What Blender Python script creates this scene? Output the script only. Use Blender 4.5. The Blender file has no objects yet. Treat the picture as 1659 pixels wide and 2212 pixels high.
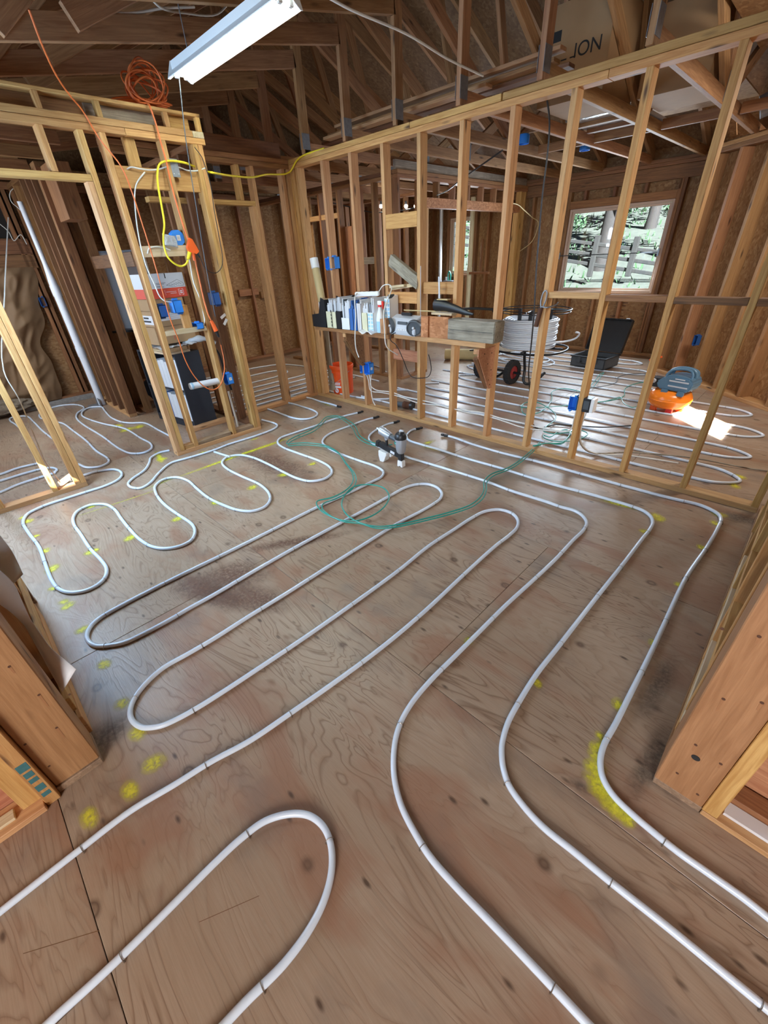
import bpy, bmesh, math, random
from mathutils import Vector, Matrix, noise
random.seed(7)
sc = bpy.context.scene
COL = sc.collection
PI = math.pi
# ------------------------------------------------------------ camera
CAM = Vector((4.4106, -3.2809, 1.5293))
YAW, PIT, ROL, FPX = .7987, .5539, -.0520, 891.5
fw = Vector((-math.sin(YAW)*math.cos(PIT), math.cos(YAW)*math.cos(PIT), -math.sin(PIT)))
_r = Vector((math.cos(YAW), math.sin(YAW), 0)); _u = _r.cross(fw)
rt = math.cos(ROL)*_r + math.sin(ROL)*_u; up = -math.sin(ROL)*_r + math.cos(ROL)*_u
cd = bpy.data.cameras.new('camera'); cam = bpy.data.objects.new('camera', cd); COL.objects.link(cam)
m = Matrix((rt, up, -fw)).transposed().to_4x4(); m.translation = CAM; cam.matrix_world = m
cd.sensor_fit = 'HORIZONTAL'; cd.sensor_width = 36; cd.lens = FPX/1659*36; cd.clip_start = .02; cd.clip_end = 300
sc.camera = cam
# ------------------------------------------------------------ sky, sun, exposure
w = bpy.data.worlds.new('world'); sc.world = w; w.use_nodes = True
nt = w.node_tree; bg = nt.nodes['Background']
sky = nt.nodes.new('ShaderNodeTexSky'); sky.sky_type = 'HOSEK_WILKIE'
sky.sun_direction = Vector((.73, -.68, .78)).normalized(); sky.turbidity = 2.5
nt.links.new(sky.outputs[0], bg.inputs[0]); bg.inputs[1].default_value = 1.6
SUN_TO = Vector((-.73, .68, -.78)).normalized()
sl = bpy.data.lights.new('sun', 'SUN'); sl.energy = 32; sl.angle = .009; sl.color = (1, .96, .90)
so = bpy.data.objects.new('sun', sl); COL.objects.link(so); so.rotation_euler = SUN_TO.to_track_quat('-Z', 'Y').to_euler()
def area(name, loc, to, sx, sy, e, col):
    l = bpy.data.lights.new(name, 'AREA'); l.shape = 'RECTANGLE'; l.size = sx; l.size_y = sy; l.energy = e; l.color = col
    o = bpy.data.objects.new(name, l); COL.objects.link(o); o.location = loc
    o.rotation_euler = (Vector(to)-Vector(loc)).to_track_quat('-Z', 'Y').to_euler(); return o
DAY = (.80, .90, 1.0)
area('hall_daylight_fill', (5.9, -6.3, 1.75), (4.0, -2.0, .4), 2.2, 1.5, 150, (.92, .96, 1.0))  # added daylight fill behind the camera; the hall wall has no window
area('side_daylight_fill', (1.05, -3.62, 1.45), (1.6, -1.0, .4), 1.1, 1.2, 78, (.46, .70, 1.0))  # added bluish fill for assumed side daylight; the south wall has no window
area('bath_daylight_fill', (-1.4, -3.62, 1.55), (-1.2, -1.0, .2), 1.0, .9, 38, DAY)  # added fill for assumed bath room daylight, no window built behind it
area('daylight_far_window', (1.73, 4.22, 1.45), (2.2, 0, .2), 1.2, .95, 40, (.72, .86, 1.0))
area('daylight_small_window', (-.97, 4.22, 1.62), (-.6, 1, 1.0), .4, .8, 20, DAY)
area('hall_fill', (4.75, -4.3, 2.55), (4.4, -2.6, 0), 1.2, .3, 34, (1, .95, .88))  # added overhead fill for the near floor, no fixture built
area('back_room_fill', (4.6, .9, 2.38), (3.2, 2.2, .6), .9, .3, 26, (1, .95, .88))  # unseen fill lamp brightening the back room; no fixture hangs here
area('back_corner_fill', (-1.3, .35, 2.3), (-1.2, .4, 0), .5, .3, 12, (1, .88, .68))  # unseen warm fill for the back-left corner, apart from the bulb string
sc.view_settings.view_transform = 'Standard'; sc.view_settings.look = 'None'
sc.view_settings.gamma = 1; sc.view_settings.use_curve_mapping = False
sc.view_settings.exposure = .82
try:
    sc.cycles.max_bounces = 8; sc.cycles.diffuse_bounces = 5; sc.cycles.sample_clamp_indirect = 6; sc.cycles.use_denoising = True
except Exception: pass

# ------------------------------------------------------------ helpers
def at(px, py, ax, v):
    """point where the sight line of a photo pixel meets a real plane of the building"""
    d = fw + (px-829.5)/FPX*rt - (py-1106)/FPX*up
    i = 'xyz'.index(ax); return CAM + d*((v-CAM[i])/d[i])
def F(px, py, z=0.0): return at(px, py, 'z', z)

def node(nt, t, **k):
    n = nt.nodes.new(t)
    for a, b in k.items(): setattr(n, a, b)
    return n
def newmat(name):
    m = bpy.data.materials.new(name); m.use_nodes = True
    return m, m.node_tree, m.node_tree.nodes['Principled BSDF']
def mixc(nt, fac, a, b, mode='MIX'):
    n = node(nt, 'ShaderNodeMix', data_type='RGBA', blend_type=mode)
    for s, v in ((0, fac), (6, a), (7, b)):
        if hasattr(v, 'links'): nt.links.new(v, n.inputs[s])
        elif isinstance(v, (int, float)): n.inputs[s].default_value = v
        else: n.inputs[s].default_value = (*v, 1)
    return n.outputs[2]
def ramp(nt, src, stops):
    r = node(nt, 'ShaderNodeValToRGB'); nt.links.new(src, r.inputs[0]); e = r.color_ramp.elements
    while len(e) < len(stops): e.new(.5)
    for i, (p, c) in enumerate(stops): e[i].position = p; e[i].color = (c, c, c, 1) if isinstance(c, (int, float)) else (*c, 1)
    return r.outputs[0]
def coords(nt, scale, world=False, rnd=True):
    tc = node(nt, 'ShaderNodeTexCoord'); mp = node(nt, 'ShaderNodeMapping'); mp.inputs['Scale'].default_value = scale
    src = tc.outputs['Object']
    if world: src = node(nt, 'ShaderNodeNewGeometry').outputs['Position']
    if rnd:
        oi = node(nt, 'ShaderNodeObjectInfo'); mu = node(nt, 'ShaderNodeVectorMath', operation='SCALE')
        cb = node(nt, 'ShaderNodeCombineXYZ')
        for i in range(3): nt.links.new(oi.outputs['Random'], cb.inputs[i])
        nt.links.new(cb.outputs[0], mu.inputs[0]); mu.inputs['Scale'].default_value = 37.0
        ad = node(nt, 'ShaderNodeVectorMath', operation='ADD'); nt.links.new(src, ad.inputs[0]); nt.links.new(mu.outputs[0], ad.inputs[1]); src = ad.outputs[0]
    nt.links.new(src, mp.inputs[0]); return mp.outputs[0]
def ntex(nt, vec, scale, detail=4, dist=0, rough=.55):
    n = node(nt, 'ShaderNodeTexNoise'); n.inputs['Scale'].default_value = scale; n.inputs['Detail'].default_value = detail
    n.inputs['Distortion'].default_value = dist; n.inputs['Roughness'].default_value = rough
    nt.links.new(vec, n.inputs['Vector']); return n.outputs['Fac']
def math_(nt, op, a, b=None):
    n = node(nt, 'ShaderNodeMath', operation=op)
    for i, v in enumerate((a, b)):
        if v is None: continue
        if hasattr(v, 'links'): nt.links.new(v, n.inputs[i])
        else: n.inputs[i].default_value = v
    return n.outputs[0]
def bump(nt, b, src, s, d=.01):
    n = node(nt, 'ShaderNodeBump'); n.inputs['Strength'].default_value = s; n.inputs['Distance'].default_value = d
    nt.links.new(src, n.inputs['Height']); nt.links.new(n.outputs[0], b.inputs['Normal'])

def wood(name, dark, light, knot=(.10, .045, .018), var=.35, rough=.65, knots=1.0, dirt=0):
    """sawn lumber: grain along the board's own X"""
    m, nt, b = newmat(name)
    g = ntex(nt, coords(nt, (1.3, 22, 22)), 3.0, 5, .8)
    fine = ntex(nt, coords(nt, (5, 180, 180)), 2.0, 2)
    c = mixc(nt, ramp(nt, g, [(.36, 0), (.66, 1)]), dark, light)
    c = mixc(nt, math_(nt, 'MULTIPLY', ramp(nt, fine, [(.35, 0), (.7, 1)]), 0.30), c, dark)
    v = node(nt, 'ShaderNodeTexVoronoi'); v.inputs['Scale'].default_value = 1.0
    nt.links.new(coords(nt, (2.6, 11, 11)), v.inputs['Vector'])
    k = ramp(nt, v.outputs['Distance'], [(.05, knots), (.16, 0)])
    c = mixc(nt, k, c, knot)
    oi = node(nt, 'ShaderNodeObjectInfo')
    hv = node(nt, 'ShaderNodeHueSaturation'); nt.links.new(c, hv.inputs['Color'])
    mr = node(nt, 'ShaderNodeMapRange'); nt.links.new(oi.outputs['Random'], mr.inputs[0]); mr.inputs[3].default_value = 1-var*.5; mr.inputs[4].default_value = 1+var*.5
    nt.links.new(mr.outputs[0], hv.inputs['Value'])
    r2 = math_(nt, 'FRACT', math_(nt, 'MULTIPLY', oi.outputs['Random'], 17.3))
    mr2 = node(nt, 'ShaderNodeMapRange'); nt.links.new(r2, mr2.inputs[0]); mr2.inputs[3].default_value = .492; mr2.inputs[4].default_value = .508
    nt.links.new(mr2.outputs[0], hv.inputs['Hue'])
    c = hv.outputs[0]
    if dirt:
        d = ntex(nt, coords(nt, (6, 9, 9)), 1.5, 5)
        c = mixc(nt, math_(nt, 'MULTIPLY', ramp(nt, d, [(.45, 0), (.75, 1)]), dirt), c, (.035, .03, .027))
    nt.links.new(c, b.inputs['Base Color']); b.inputs['Roughness'].default_value = rough
    bump(nt, b, fine, .25, .002); return m

def plain(name, col, rough=.5, metal=0, var=.12, scale=14, bmp=0, **kw):
    m, nt, b = newmat(name)
    n = ntex(nt, coords(nt, (1, 1, 1)), scale, 4)
    lo = tuple(max(0, c*(1-var)) for c in col); hi = tuple(min(1, c*(1+var)) for c in col)
    nt.links.new(mixc(nt, n, lo, hi), b.inputs['Base Color'])
    b.inputs['Roughness'].default_value = rough; b.inputs['Metallic'].default_value = metal
    for k, v in kw.items(): b.inputs[k].default_value = v
    if bmp: bump(nt, b, n, bmp, .01)
    return m
def emit(name, col, s):
    m, nt, b = newmat(name)
    b.inputs['Base Color'].default_value = (*col, 1); b.inputs['Emission Color'].default_value = (*col, 1); b.inputs['Emission Strength'].default_value = s
    return m

def plywood():
    m, nt, b = newmat('plywood_subfloor')
    P = coords(nt, (.75, 3.4, 1), True)
    n = ntex(nt, P, 1.5, 3.5, .9, .5)
    cont = math_(nt, 'FRACT', math_(nt, 'MULTIPLY', n, 17))
    line = ramp(nt, cont, [(0, 1), (.05, .75), (.2, .12), (.8, 0), (.96, .45), (1, 1)])
    big = ntex(nt, coords(nt, (.5, .9, 1), True), 1.2, 4)
    fine = ntex(nt, coords(nt, (6, 120, 1), True), 2, 3)
    patch = ntex(nt, coords(nt, (.9, 2.0, 1), True), 2.1, 4, .5)
    c = mixc(nt, ramp(nt, big, [(.3, 0), (.7, 1)]), (.315, .220, .148), (.465, .350, .255))
    c = mixc(nt, math_(nt, 'MULTIPLY', ramp(nt, cont, [(.0, 0), (1, 1)]), .40), c, (.290, .170, .100))
    lm = math_(nt, 'MULTIPLY', line, ramp(nt, ntex(nt, coords(nt, (1, 2, 1), True), 1.1, 2), [(.35, .1), (.62, .75)]))
    c = mixc(nt, lm, c, (.140, .070, .036))
    c = mixc(nt, math_(nt, 'MULTIPLY', ramp(nt, fine, [(.4, 0), (.7, 1)]), .28), c, (.24, .155, .095))
    c = mixc(nt, math_(nt, 'MULTIPLY', ramp(nt, patch, [(.50, 0), (.64, 1)]), .62), c, (.285, .135, .078))
    gy = ntex(nt, coords(nt, (1.2, 1.6, 1), True), 2.6, 5)
    c = mixc(nt, math_(nt, 'MULTIPLY', ramp(nt, gy, [(.56, 0), (.75, 1)]), .55), c, (.17, .135, .115))
    # knots: small round dark spots with a ring
    v = node(nt, 'ShaderNodeTexVoronoi'); v.inputs['Scale'].default_value = 1
    nt.links.new(coords(nt, (4.2, 5.4, 1), True), v.inputs['Vector'])
    ring = ramp(nt, v.outputs['Distance'], [(.0, .6), (.05, .45), (.085, .85), (.115, .35), (.15, 0)])
    sel = ramp(nt, v.outputs['Color'], [(.36, 0), (.40, 1)])
    c = mixc(nt, math_(nt, 'MULTIPLY', ring, sel), c, (.10, .055, .034))
    v2 = node(nt, 'ShaderNodeTexVoronoi'); v2.inputs['Scale'].default_value = 1
    nt.links.new(coords(nt, (7.0, 17.0, 1), True), v2.inputs['Vector'])
    sp = math_(nt, 'MULTIPLY', ramp(nt, v2.outputs['Distance'], [(.06, .9), (.16, 0)]), ramp(nt, v2.outputs['Color'], [(.52, 0), (.56, 1)]))
    c = mixc(nt, sp, c, (.085, .05, .032))
    nt.links.new(c, b.inputs['Base Color'])
    rg = ramp(nt, big, [(.3, .30), (.7, .44)]); nt.links.new(rg, b.inputs['Roughness'])
    b.inputs['Specular IOR Level'].default_value = .42
    hh = math_(nt, 'ADD', math_(nt, 'MULTIPLY', line, -.6), fine)
    bump(nt, b, hh, .13, .003); return m

def osb(name, tint=1.0):
    m, nt, b = newmat(name)
    v = node(nt, 'ShaderNodeTexVoronoi'); v.inputs['Scale'].default_value = 1
    P = coords(nt, (30, 62, 46)); 
    dn = node(nt, 'ShaderNodeTexNoise'); dn.inputs['Scale'].default_value = .35; nt.links.new(P, dn.inputs['Vector'])
    ad = node(nt, 'ShaderNodeVectorMath', operation='ADD'); sc_ = node(nt, 'ShaderNodeVectorMath', operation='SCALE'); sc_.inputs['Scale'].default_value = 3
    nt.links.new(dn.outputs['Color'], sc_.inputs[0]); nt.links.new(P, ad.inputs[0]); nt.links.new(sc_.outputs[0], ad.inputs[1])
    nt.links.new(ad.outputs[0], v.inputs['Vector'])
    t = tint
    bw = node(nt, 'ShaderNodeRGBToBW'); nt.links.new(v.outputs['Color'], bw.inputs[0])
    rd = .78 if name == 'osb_offcut' else 1
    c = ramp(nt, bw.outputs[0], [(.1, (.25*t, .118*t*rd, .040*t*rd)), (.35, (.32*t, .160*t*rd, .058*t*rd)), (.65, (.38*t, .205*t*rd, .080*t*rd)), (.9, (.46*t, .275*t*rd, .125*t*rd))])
    big = ntex(nt, coords(nt, (1, 1, 1)), 2, 3)
    c = mixc(nt, math_(nt, 'MULTIPLY', ramp(nt, big, [(.35, 0), (.7, 1)]), .35), c, (.15*t, .07*t, .025*t))
    nt.links.new(c, b.inputs['Base Color']); b.inputs['Roughness'].default_value = .7
    bump(nt, b, bw.outputs[0], .3, .004); return m

def spray(name, col, strength=.9):
    """flat paint or stain on the floor: ragged edge by noise, clear towards the rim"""
    m, nt, b = newmat(name)
    tc = node(nt, 'ShaderNodeTexCoord'); mp = node(nt, 'ShaderNodeMapping'); nt.links.new(tc.outputs['Generated'], mp.inputs[0])
    mp.inputs['Location'].default_value = (-.5, -.5, 0)
    ln = node(nt, 'ShaderNodeVectorMath', operation='LENGTH'); mz = node(nt, 'ShaderNodeVectorMath', operation='MULTIPLY'); mz.inputs[1].default_value = (1, 1, 0)
    nt.links.new(mp.outputs[0], mz.inputs[0]); nt.links.new(mz.outputs[0], ln.inputs[0])
    n = ntex(nt, coords(nt, (1, 1, 1), True), 70, 3); n2 = ntex(nt, coords(nt, (1, 1, 1), True), 9, 3)
    a = math_(nt, 'ADD', ln.outputs['Value'], math_(nt, 'MULTIPLY', math_(nt, 'SUBTRACT', n2, .5), .35))
    a = ramp(nt, a, [(.12, strength), (.42, 0)])
    a = math_(nt, 'MULTIPLY', a, ramp(nt, n, [(.3, .35), (.6, 1)]))
    b.inputs['Base Color'].default_value = (*col, 1); b.inputs['Roughness'].default_value = .6
    nt.links.new(a, b.inputs['Alpha']); return m

M = {}
M['fir'] = wood('new_fir', (.44, .215, .060), (.62, .365, .130))
M['firp'] = wood('new_fir_pinkish', (.45, .225, .090), (.61, .355, .160), var=.25)
M['old'] = wood('old_fir', (.21, .086, .030), (.35, .165, .062), var=.3)
M['olddk'] = wood('brown_fir', (.135, .056, .022), (.24, .108, .042), var=.3)
M['truss'] = wood('truss_fir', (.30, .145, .062), (.47, .26, .12), var=.3)
M['bay'] = wood('bay_fir', (.34, .165, .066), (.45, .235, .10), var=.15)
M['bigpost'] = wood('douglas_fir_post', (.33, .150, .064), (.45, .225, .105), knot=(.09, .03, .015), var=.05, rough=.55)
M['weathered'] = wood('weathered_timber', (.23, .20, .14), (.40, .36, .27), knot=(.14, .11, .08), var=.1, dirt=.4)
M['greyboard'] = wood('grey_board', (.22, .17, .12), (.38, .31, .23), var=.1, dirt=.3)
M['paleply'] = wood('pale_board', (.58, .43, .25), (.74, .60, .40), knots=.2, var=.1)
M['dirtyplate'] = wood('dusty_fir', (.27, .17, .10), (.42, .28, .17), var=.1, dirt=.5)
M['ply'] = plywood()
M['osb'] = osb('osb_sheathing', .85); M['osbw'] = osb('osb_lit_wall', 1.0); M['osbdk'] = osb('osb_roof', .5); M['osbred'] = osb('osb_offcut', 1.35)  # osbw: lighter sheathing copy, the angled wall's light put into its colour
M['plyred'] = wood('red_plywood', (.40, .155, .075), (.56, .27, .14), var=.1, knots=.4)
M['pex'] = plain('white_pex', (.70, .77, .86), .22, 0, .05, 30)
M['cap'] = plain('black_tape', (.02, .02, .022), .5)
M['staple'] = plain('staple_wire', (.30, .25, .20), .4, .8)
M['black'] = plain('black_plastic', (.018, .018, .02), .4, 0, .3)
M['blackm'] = plain('black_steel', (.02, .021, .024), .35, .3)
M['navy'] = plain('charcoal_laminate', (.022, .027, .038), .5, 0, .2, 40)
M['blue'] = plain('blue_box_plastic', (.035, .24, .75), .35, 0, .15)
M['bluedk'] = plain('dark_blue_plastic', (.02, .09, .30), .4, 0, .2)
M['white'] = plain('white_plastic', (.82, .82, .80), .4, 0, .05)
M['cable'] = plain('white_cable', (.74, .72, .66), .45, 0, .06)
M['pvc'] = plain('white_pvc', (.78, .80, .84), .35, 0, .05)
M['orange'] = plain('orange_plastic', (.85, .12, .015), .4, 0, .1)
M['orangec'] = plain('orange_cord', (.72, .16, .035), .45, 0, .12)
M['bucket'] = plain('orange_bucket', (.80, .09, .01), .4, 0, .12)
M['tank'] = plain('orange_tank', (.95, .24, .02), .25, .0, .06)
M['yellow'] = plain('yellow_cord', (.85, .68, .03), .45, 0, .08)
M['green'] = plain('green_hose', (.02, .30, .24), .3, 0, .2, 30, **{'Coat Weight': .4})
M['greydk'] = plain('dark_grey_plastic', (.07, .08, .09), .45, 0, .2)
M['slate'] = plain('blue_grey_plastic', (.10, .20, .30), .35, 0, .1)
M['silver'] = plain('silver_plastic', (.60, .62, .65), .3, .2, .1)
M['alu'] = plain('cast_aluminium', (.50, .54, .60), .35, .55, .12)
M['galv'] = plain('galvanised_steel', (.30, .32, .35), .45, .6, .35, 40)
M['paper'] = plain('white_wrap', (.74, .73, .74), .6, 0, .06, 6)
M['drywall'] = plain('white_panel', (.55, .57, .60), .7, 0, .05)
M['card'] = plain('brown_cardboard', (.42, .26, .13), .75, 0, .1, 9)
M['carddk'] = plain('attic_cardboard', (.40, .245, .12), .8, 0, .1, 9)
M['cardw'] = plain('white_cardboard', (.72, .74, .77), .6, 0, .05, 9)
M['cardr'] = plain('red_print', (.72, .085, .045), .55, 0, .06)
M['streak'] = plain('rust_streak', (.36, .165, .07), .6, 0, .3)
M['ink'] = plain('black_ink', (.02, .02, .02), .7)
M['inkg'] = plain('green_ink', (.05, .16, .17), .7, 0, .4, 60)
M['inkbr'] = plain('brown_ink', (.10, .04, .02), .8)
M['cream'] = plain('cream_plastic', (.72, .68, .46), .45, 0, .06)
M['tubec'] = plain('kraft_tube', (.56, .43, .21), .7, 0, .12)
M['redp'] = plain('red_plastic', (.75, .04, .03), .4)
M['bluefl'] = plain('pale_blue_bottle', (.40, .66, .85), .15, 0, .05)
M['bluebind'] = plain('blue_binder', (.04, .13, .38), .45, 0, .1)
M['kraft'] = plain('kraft_facing', (.24, .142, .072), .7, 0, .3, 5, bmp=.3)
M['wool'] = plain('dirty_mineral_wool', (.23, .18, .13), .95, 0, .5, 60, bmp=.6)
M['rubber'] = plain('tyre_rubber', (.02, .02, .022), .8, 0, .3, 60)
M['redhub'] = plain('red_hub', (.30, .03, .03), .4)
M['plastic'] = plain('clear_wrap', (.78, .80, .82), .15, 0, .1, 20, bmp=.4, **{'Transmission Weight': .35})
M['concrete'] = plain('concrete_kerb', (.30, .28, .26), .9, 0, .5, 30, bmp=.6)
M['vinyl'] = plain('window_vinyl', (.55, .40, .30), .5, 0, .1)
M['lampwhite'] = plain('enamelled_steel', (.82, .85, .84), .35, 0, .03)
M['tube_on'] = emit('fluorescent_tube', (.92, 1.0, .93), 44)
M['bulb_on'] = emit('led_bulb', (.95, 1, .95), 60)
M['yspray'] = spray('yellow_marking_paint', (.82, .74, .04), .8)
M['yfaint'] = spray('faint_yellow_paint', (.62, .55, .08), .55)
M['stain'] = spray('brown_stain', (.20, .095, .058), .7)
M['dark'] = spray('dark_grime', (.11, .085, .065), .5)
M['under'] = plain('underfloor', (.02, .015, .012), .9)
M['earth'] = plain('forest_floor', (.052, .064, .062), .95, 0, .5, 3, bmp=.5)
M['bark'] = plain('pine_bark', (.026, .025, .029), .9, 0, .5, 18, bmp=.6)
M['leaf'] = plain('foliage', (.034, .088, .042), .7, 0, .5, 5)
M['rail'] = plain('grey_fence_wood', (.020, .022, .026), .9, 0, .3, 15)
def glassmat():
    m = bpy.data.materials.new('window_glass'); m.use_nodes = True; nt = m.node_tree
    for n in list(nt.nodes): nt.nodes.remove(n)
    o = node(nt, 'ShaderNodeOutputMaterial'); mx = node(nt, 'ShaderNodeMixShader'); t = node(nt, 'ShaderNodeBsdfTransparent'); g = node(nt, 'ShaderNodeBsdfGlossy')
    g.inputs['Roughness'].default_value = .03; t.inputs[0].default_value = (.93, .97, .96, 1); mx.inputs[0].default_value = .06
    nt.links.new(t.outputs[0], mx.inputs[1]); nt.links.new(g.outputs[0], mx.inputs[2]); nt.links.new(mx.outputs[0], o.inputs[0]); return m
M['glass'] = glassmat()

def link(name, me, mat, parent=None):
    o = bpy.data.objects.new(name, me); COL.objects.link(o)
    if mat is not None and not me.materials: me.materials.append(M[mat] if isinstance(mat, str) else mat)
    if parent is not None: o.parent = parent
    return o
def ob(name, bm, mat, parent=None, smooth=.6):
    me = bpy.data.meshes.new(name); bmesh.ops.recalc_face_normals(bm, faces=bm.faces); bm.to_mesh(me); bm.free()
    if smooth:
        me.polygons.foreach_set('use_smooth', [True]*len(me.polygons)); me.set_sharp_from_angle(angle=smooth)
    return link(name, me, mat, parent)
_cache = {}
def boxmesh(L, a, b, mat, bev):
    k = (round(L, 3), round(a, 3), round(b, 3), mat, bev)
    if k not in _cache:
        bm = bmesh.new(); bmesh.ops.create_cube(bm, size=1); bmesh.ops.scale(bm, vec=(L, a, b), verts=bm.verts)
        if bev and min(L, a, b) > 3*bev: bmesh.ops.bevel(bm, geom=bm.edges[:], offset=bev, segments=1, affect='EDGES')
        me = bpy.data.meshes.new('box'); bm.to_mesh(me); bm.free(); me.materials.append(M[mat]); _cache[k] = me
    return _cache[k]
def board(name, lo, hi, mat, parent=None, bev=.002):
    lo, hi = Vector(lo), Vector(hi)
    c = (lo+hi)/2; d = [abs(hi[i]-lo[i]) for i in range(3)]
    i = d.index(max(d)); j, k = (i+1) % 3, (i+2) % 3
    o = link(name, boxmesh(d[i], d[j], d[k], mat, bev), None, parent)
    R = Matrix.Identity(3)*0
    R[i][0] = 1; R[j][1] = 1; R[k][2] = 1
    o.matrix_local = Matrix.Translation(c) @ R.to_4x4(); return o
def beam(name, p0, p1, w, t, mat, parent=None, updir=(0, 0, 1), bev=.002):
    """board between two points; w across updir, t the other way"""
    p0, p1 = Vector(p0), Vector(p1); x = (p1-p0); L = x.length; x.normalize()
    z = Vector(updir); z = (z - x*z.dot(x)).normalized(); y = z.cross(x)
    o = link(name, boxmesh(L, t, w, mat, bev), None, parent)
    R = Matrix((x, y, z)).transposed().to_4x4(); o.matrix_local = Matrix.Translation((p0+p1)/2) @ R; return o
def bx(bm, lo, hi, bev=0, mt=None):
    r = bmesh.ops.create_cube(bm, size=1); vs = r['verts']; lo, hi = Vector(lo), Vector(hi)
    bmesh.ops.scale(bm, vec=hi-lo, verts=vs); bmesh.ops.translate(bm, vec=(lo+hi)/2, verts=vs)
    if bev: 
        es = list({e for v in vs for e in v.link_edges}); bmesh.ops.bevel(bm, geom=es, offset=bev, segments=2, affect='EDGES')
    return vs
def cyl(bm, p0, p1, r0, r1=None, n=14, caps=True):
    r1 = r0 if r1 is None else r1; p0, p1 = Vector(p0), Vector(p1); d = p1-p0
    R = d.to_track_quat('Z', 'Y').to_matrix().to_4x4()
    bmesh.ops.create_cone(bm, cap_ends=caps, segments=n, radius1=r0, radius2=r1, depth=d.length, matrix=Matrix.Translation((p0+p1)/2) @ R)
def lathe(bm, prof, n=24, c=(0, 0, 0)):
    c = Vector(c); rings = []
    for r, z in prof:
        rings.append([bm.verts.new(c+Vector((r*math.cos(2*PI*i/n), r*math.sin(2*PI*i/n), z))) for i in range(n)])
    for a, b in zip(rings, rings[1:]):
        for i in range(n): bm.faces.new((a[i], a[(i+1) % n], b[(i+1) % n], b[i]))
    for q in (rings[0], rings[-1]):
        if prof[0 if q is rings[0] else -1][0] > 1e-5: bm.faces.new(q)
def smoothpts(pts, sub=6):
    P = [Vector(p) for p in pts]; out = []
    for i in range(len(P)-1):
        p0 = P[i-1] if i else P[i]*2-P[i+1]; p1, p2 = P[i], P[i+1]; p3 = P[i+2] if i+2 < len(P) else p2*2-p1
        a = max((p1-p0).length**.5, 1e-4); b_ = max((p2-p1).length**.5, 1e-4); c = max((p3-p2).length**.5, 1e-4)
        m1 = (p1-p0)/a - (p2-p0)/(a+b_) + (p2-p1)/b_; m2 = (p2-p1)/b_ - (p3-p1)/(b_+c) + (p3-p2)/c
        m1 *= b_; m2 *= b_
        for s in range(sub):
            t = s/sub; t2, t3 = t*t, t*t*t
            out.append(p1*(2*t3-3*t2+1)+m1*(t3-2*t2+t)+p2*(-2*t3+3*t2)+m2*(t3-t2))
    out.append(P[-1]); return out
def sweep(bm, pts, r, n=8, caps=True):
    P = [p for i, p in enumerate(pts) if i == 0 or (p-pts[i-1]).length > 1e-5]
    ref = Vector((0, 0, 1)); rings = []; prev = None
    for i, p in enumerate(P):
        t = (P[min(i+1, len(P)-1)]-P[max(i-1, 0)]).normalized()
        if prev is None:
            u = ref if abs(t.dot(ref)) < .9 else Vector((1, 0, 0))
        else: u = prev
        u = (u - t*u.dot(t)).normalized(); prev = u; v = t.cross(u)
        rr = r(i/(len(P)-1)) if callable(r) else r
        rings.append([bm.verts.new(p+u*rr*math.cos(2*PI*k/n)+v*rr*math.sin(2*PI*k/n)) for k in range(n)])
    for a, b in zip(rings, rings[1:]):
        for k in range(n): bm.faces.new((a[k], a[(k+1) % n], b[(k+1) % n], b[k]))
    if caps: bm.faces.new(rings[0]); bm.faces.new(rings[-1])
def tubeob(name, pts, r, mat, parent=None, n=8, sub=6):
    bm = bmesh.new(); sweep(bm, smoothpts(pts, sub), r, n); return ob(name, bm, mat, parent, smooth=1.2)
def prism(bm, poly, axis, a, b):
    """extrude a 2-D outline along axis from a to b"""
    def mk(p, h):
        if axis == 'x': return Vector((h, p[0], p[1]))
        if axis == 'y': return Vector((p[0], h, p[1]))
        return Vector((p[0], p[1], h))
    A = [bm.verts.new(mk(p, a)) for p in poly]; B = [bm.verts.new(mk(p, b)) for p in poly]
    bm.faces.new(A); bm.faces.new(B[::-1]); n = len(poly)
    for i in range(n): bm.faces.new((A[i], A[(i+1) % n], B[(i+1) % n], B[i]))
def tag(o, label, cat, group=None, kind=None):
    o['label'] = label; o['category'] = cat
    if group: o['group'] = group
    if kind: o['kind'] = kind
    return o
def thing(name, label, cat, loc=(0, 0, 0), rz=0, group=None):
    o = bpy.data.objects.new(name, None); COL.objects.link(o); o.location = loc; o.rotation_euler = (0, 0, rz); o.empty_display_size = .1
    return tag(o, label, cat, group)
def struct(name):
    o = bpy.data.objects.new(name, None); COL.objects.link(o); o['kind'] = 'structure'; o.empty_display_size = .1; return o
def text(name, s, size, mat, parent, loc, rot, ext=.0006, align='CENTER'):
    cu = bpy.data.curves.new(name, 'FONT'); cu.body = s; cu.size = size; cu.extrude = ext; cu.align_x = align; cu.align_y = 'CENTER'
    tmp = bpy.data.objects.new(name, cu); COL.objects.link(tmp); bpy.context.view_layer.update()
    me = bpy.data.meshes.new_from_object(tmp.evaluated_get(bpy.context.evaluated_depsgraph_get())); bpy.data.objects.remove(tmp)
    me.materials.clear(); o = link(name, me, mat, parent); o.location = loc; o.rotation_euler = rot; return o

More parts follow.
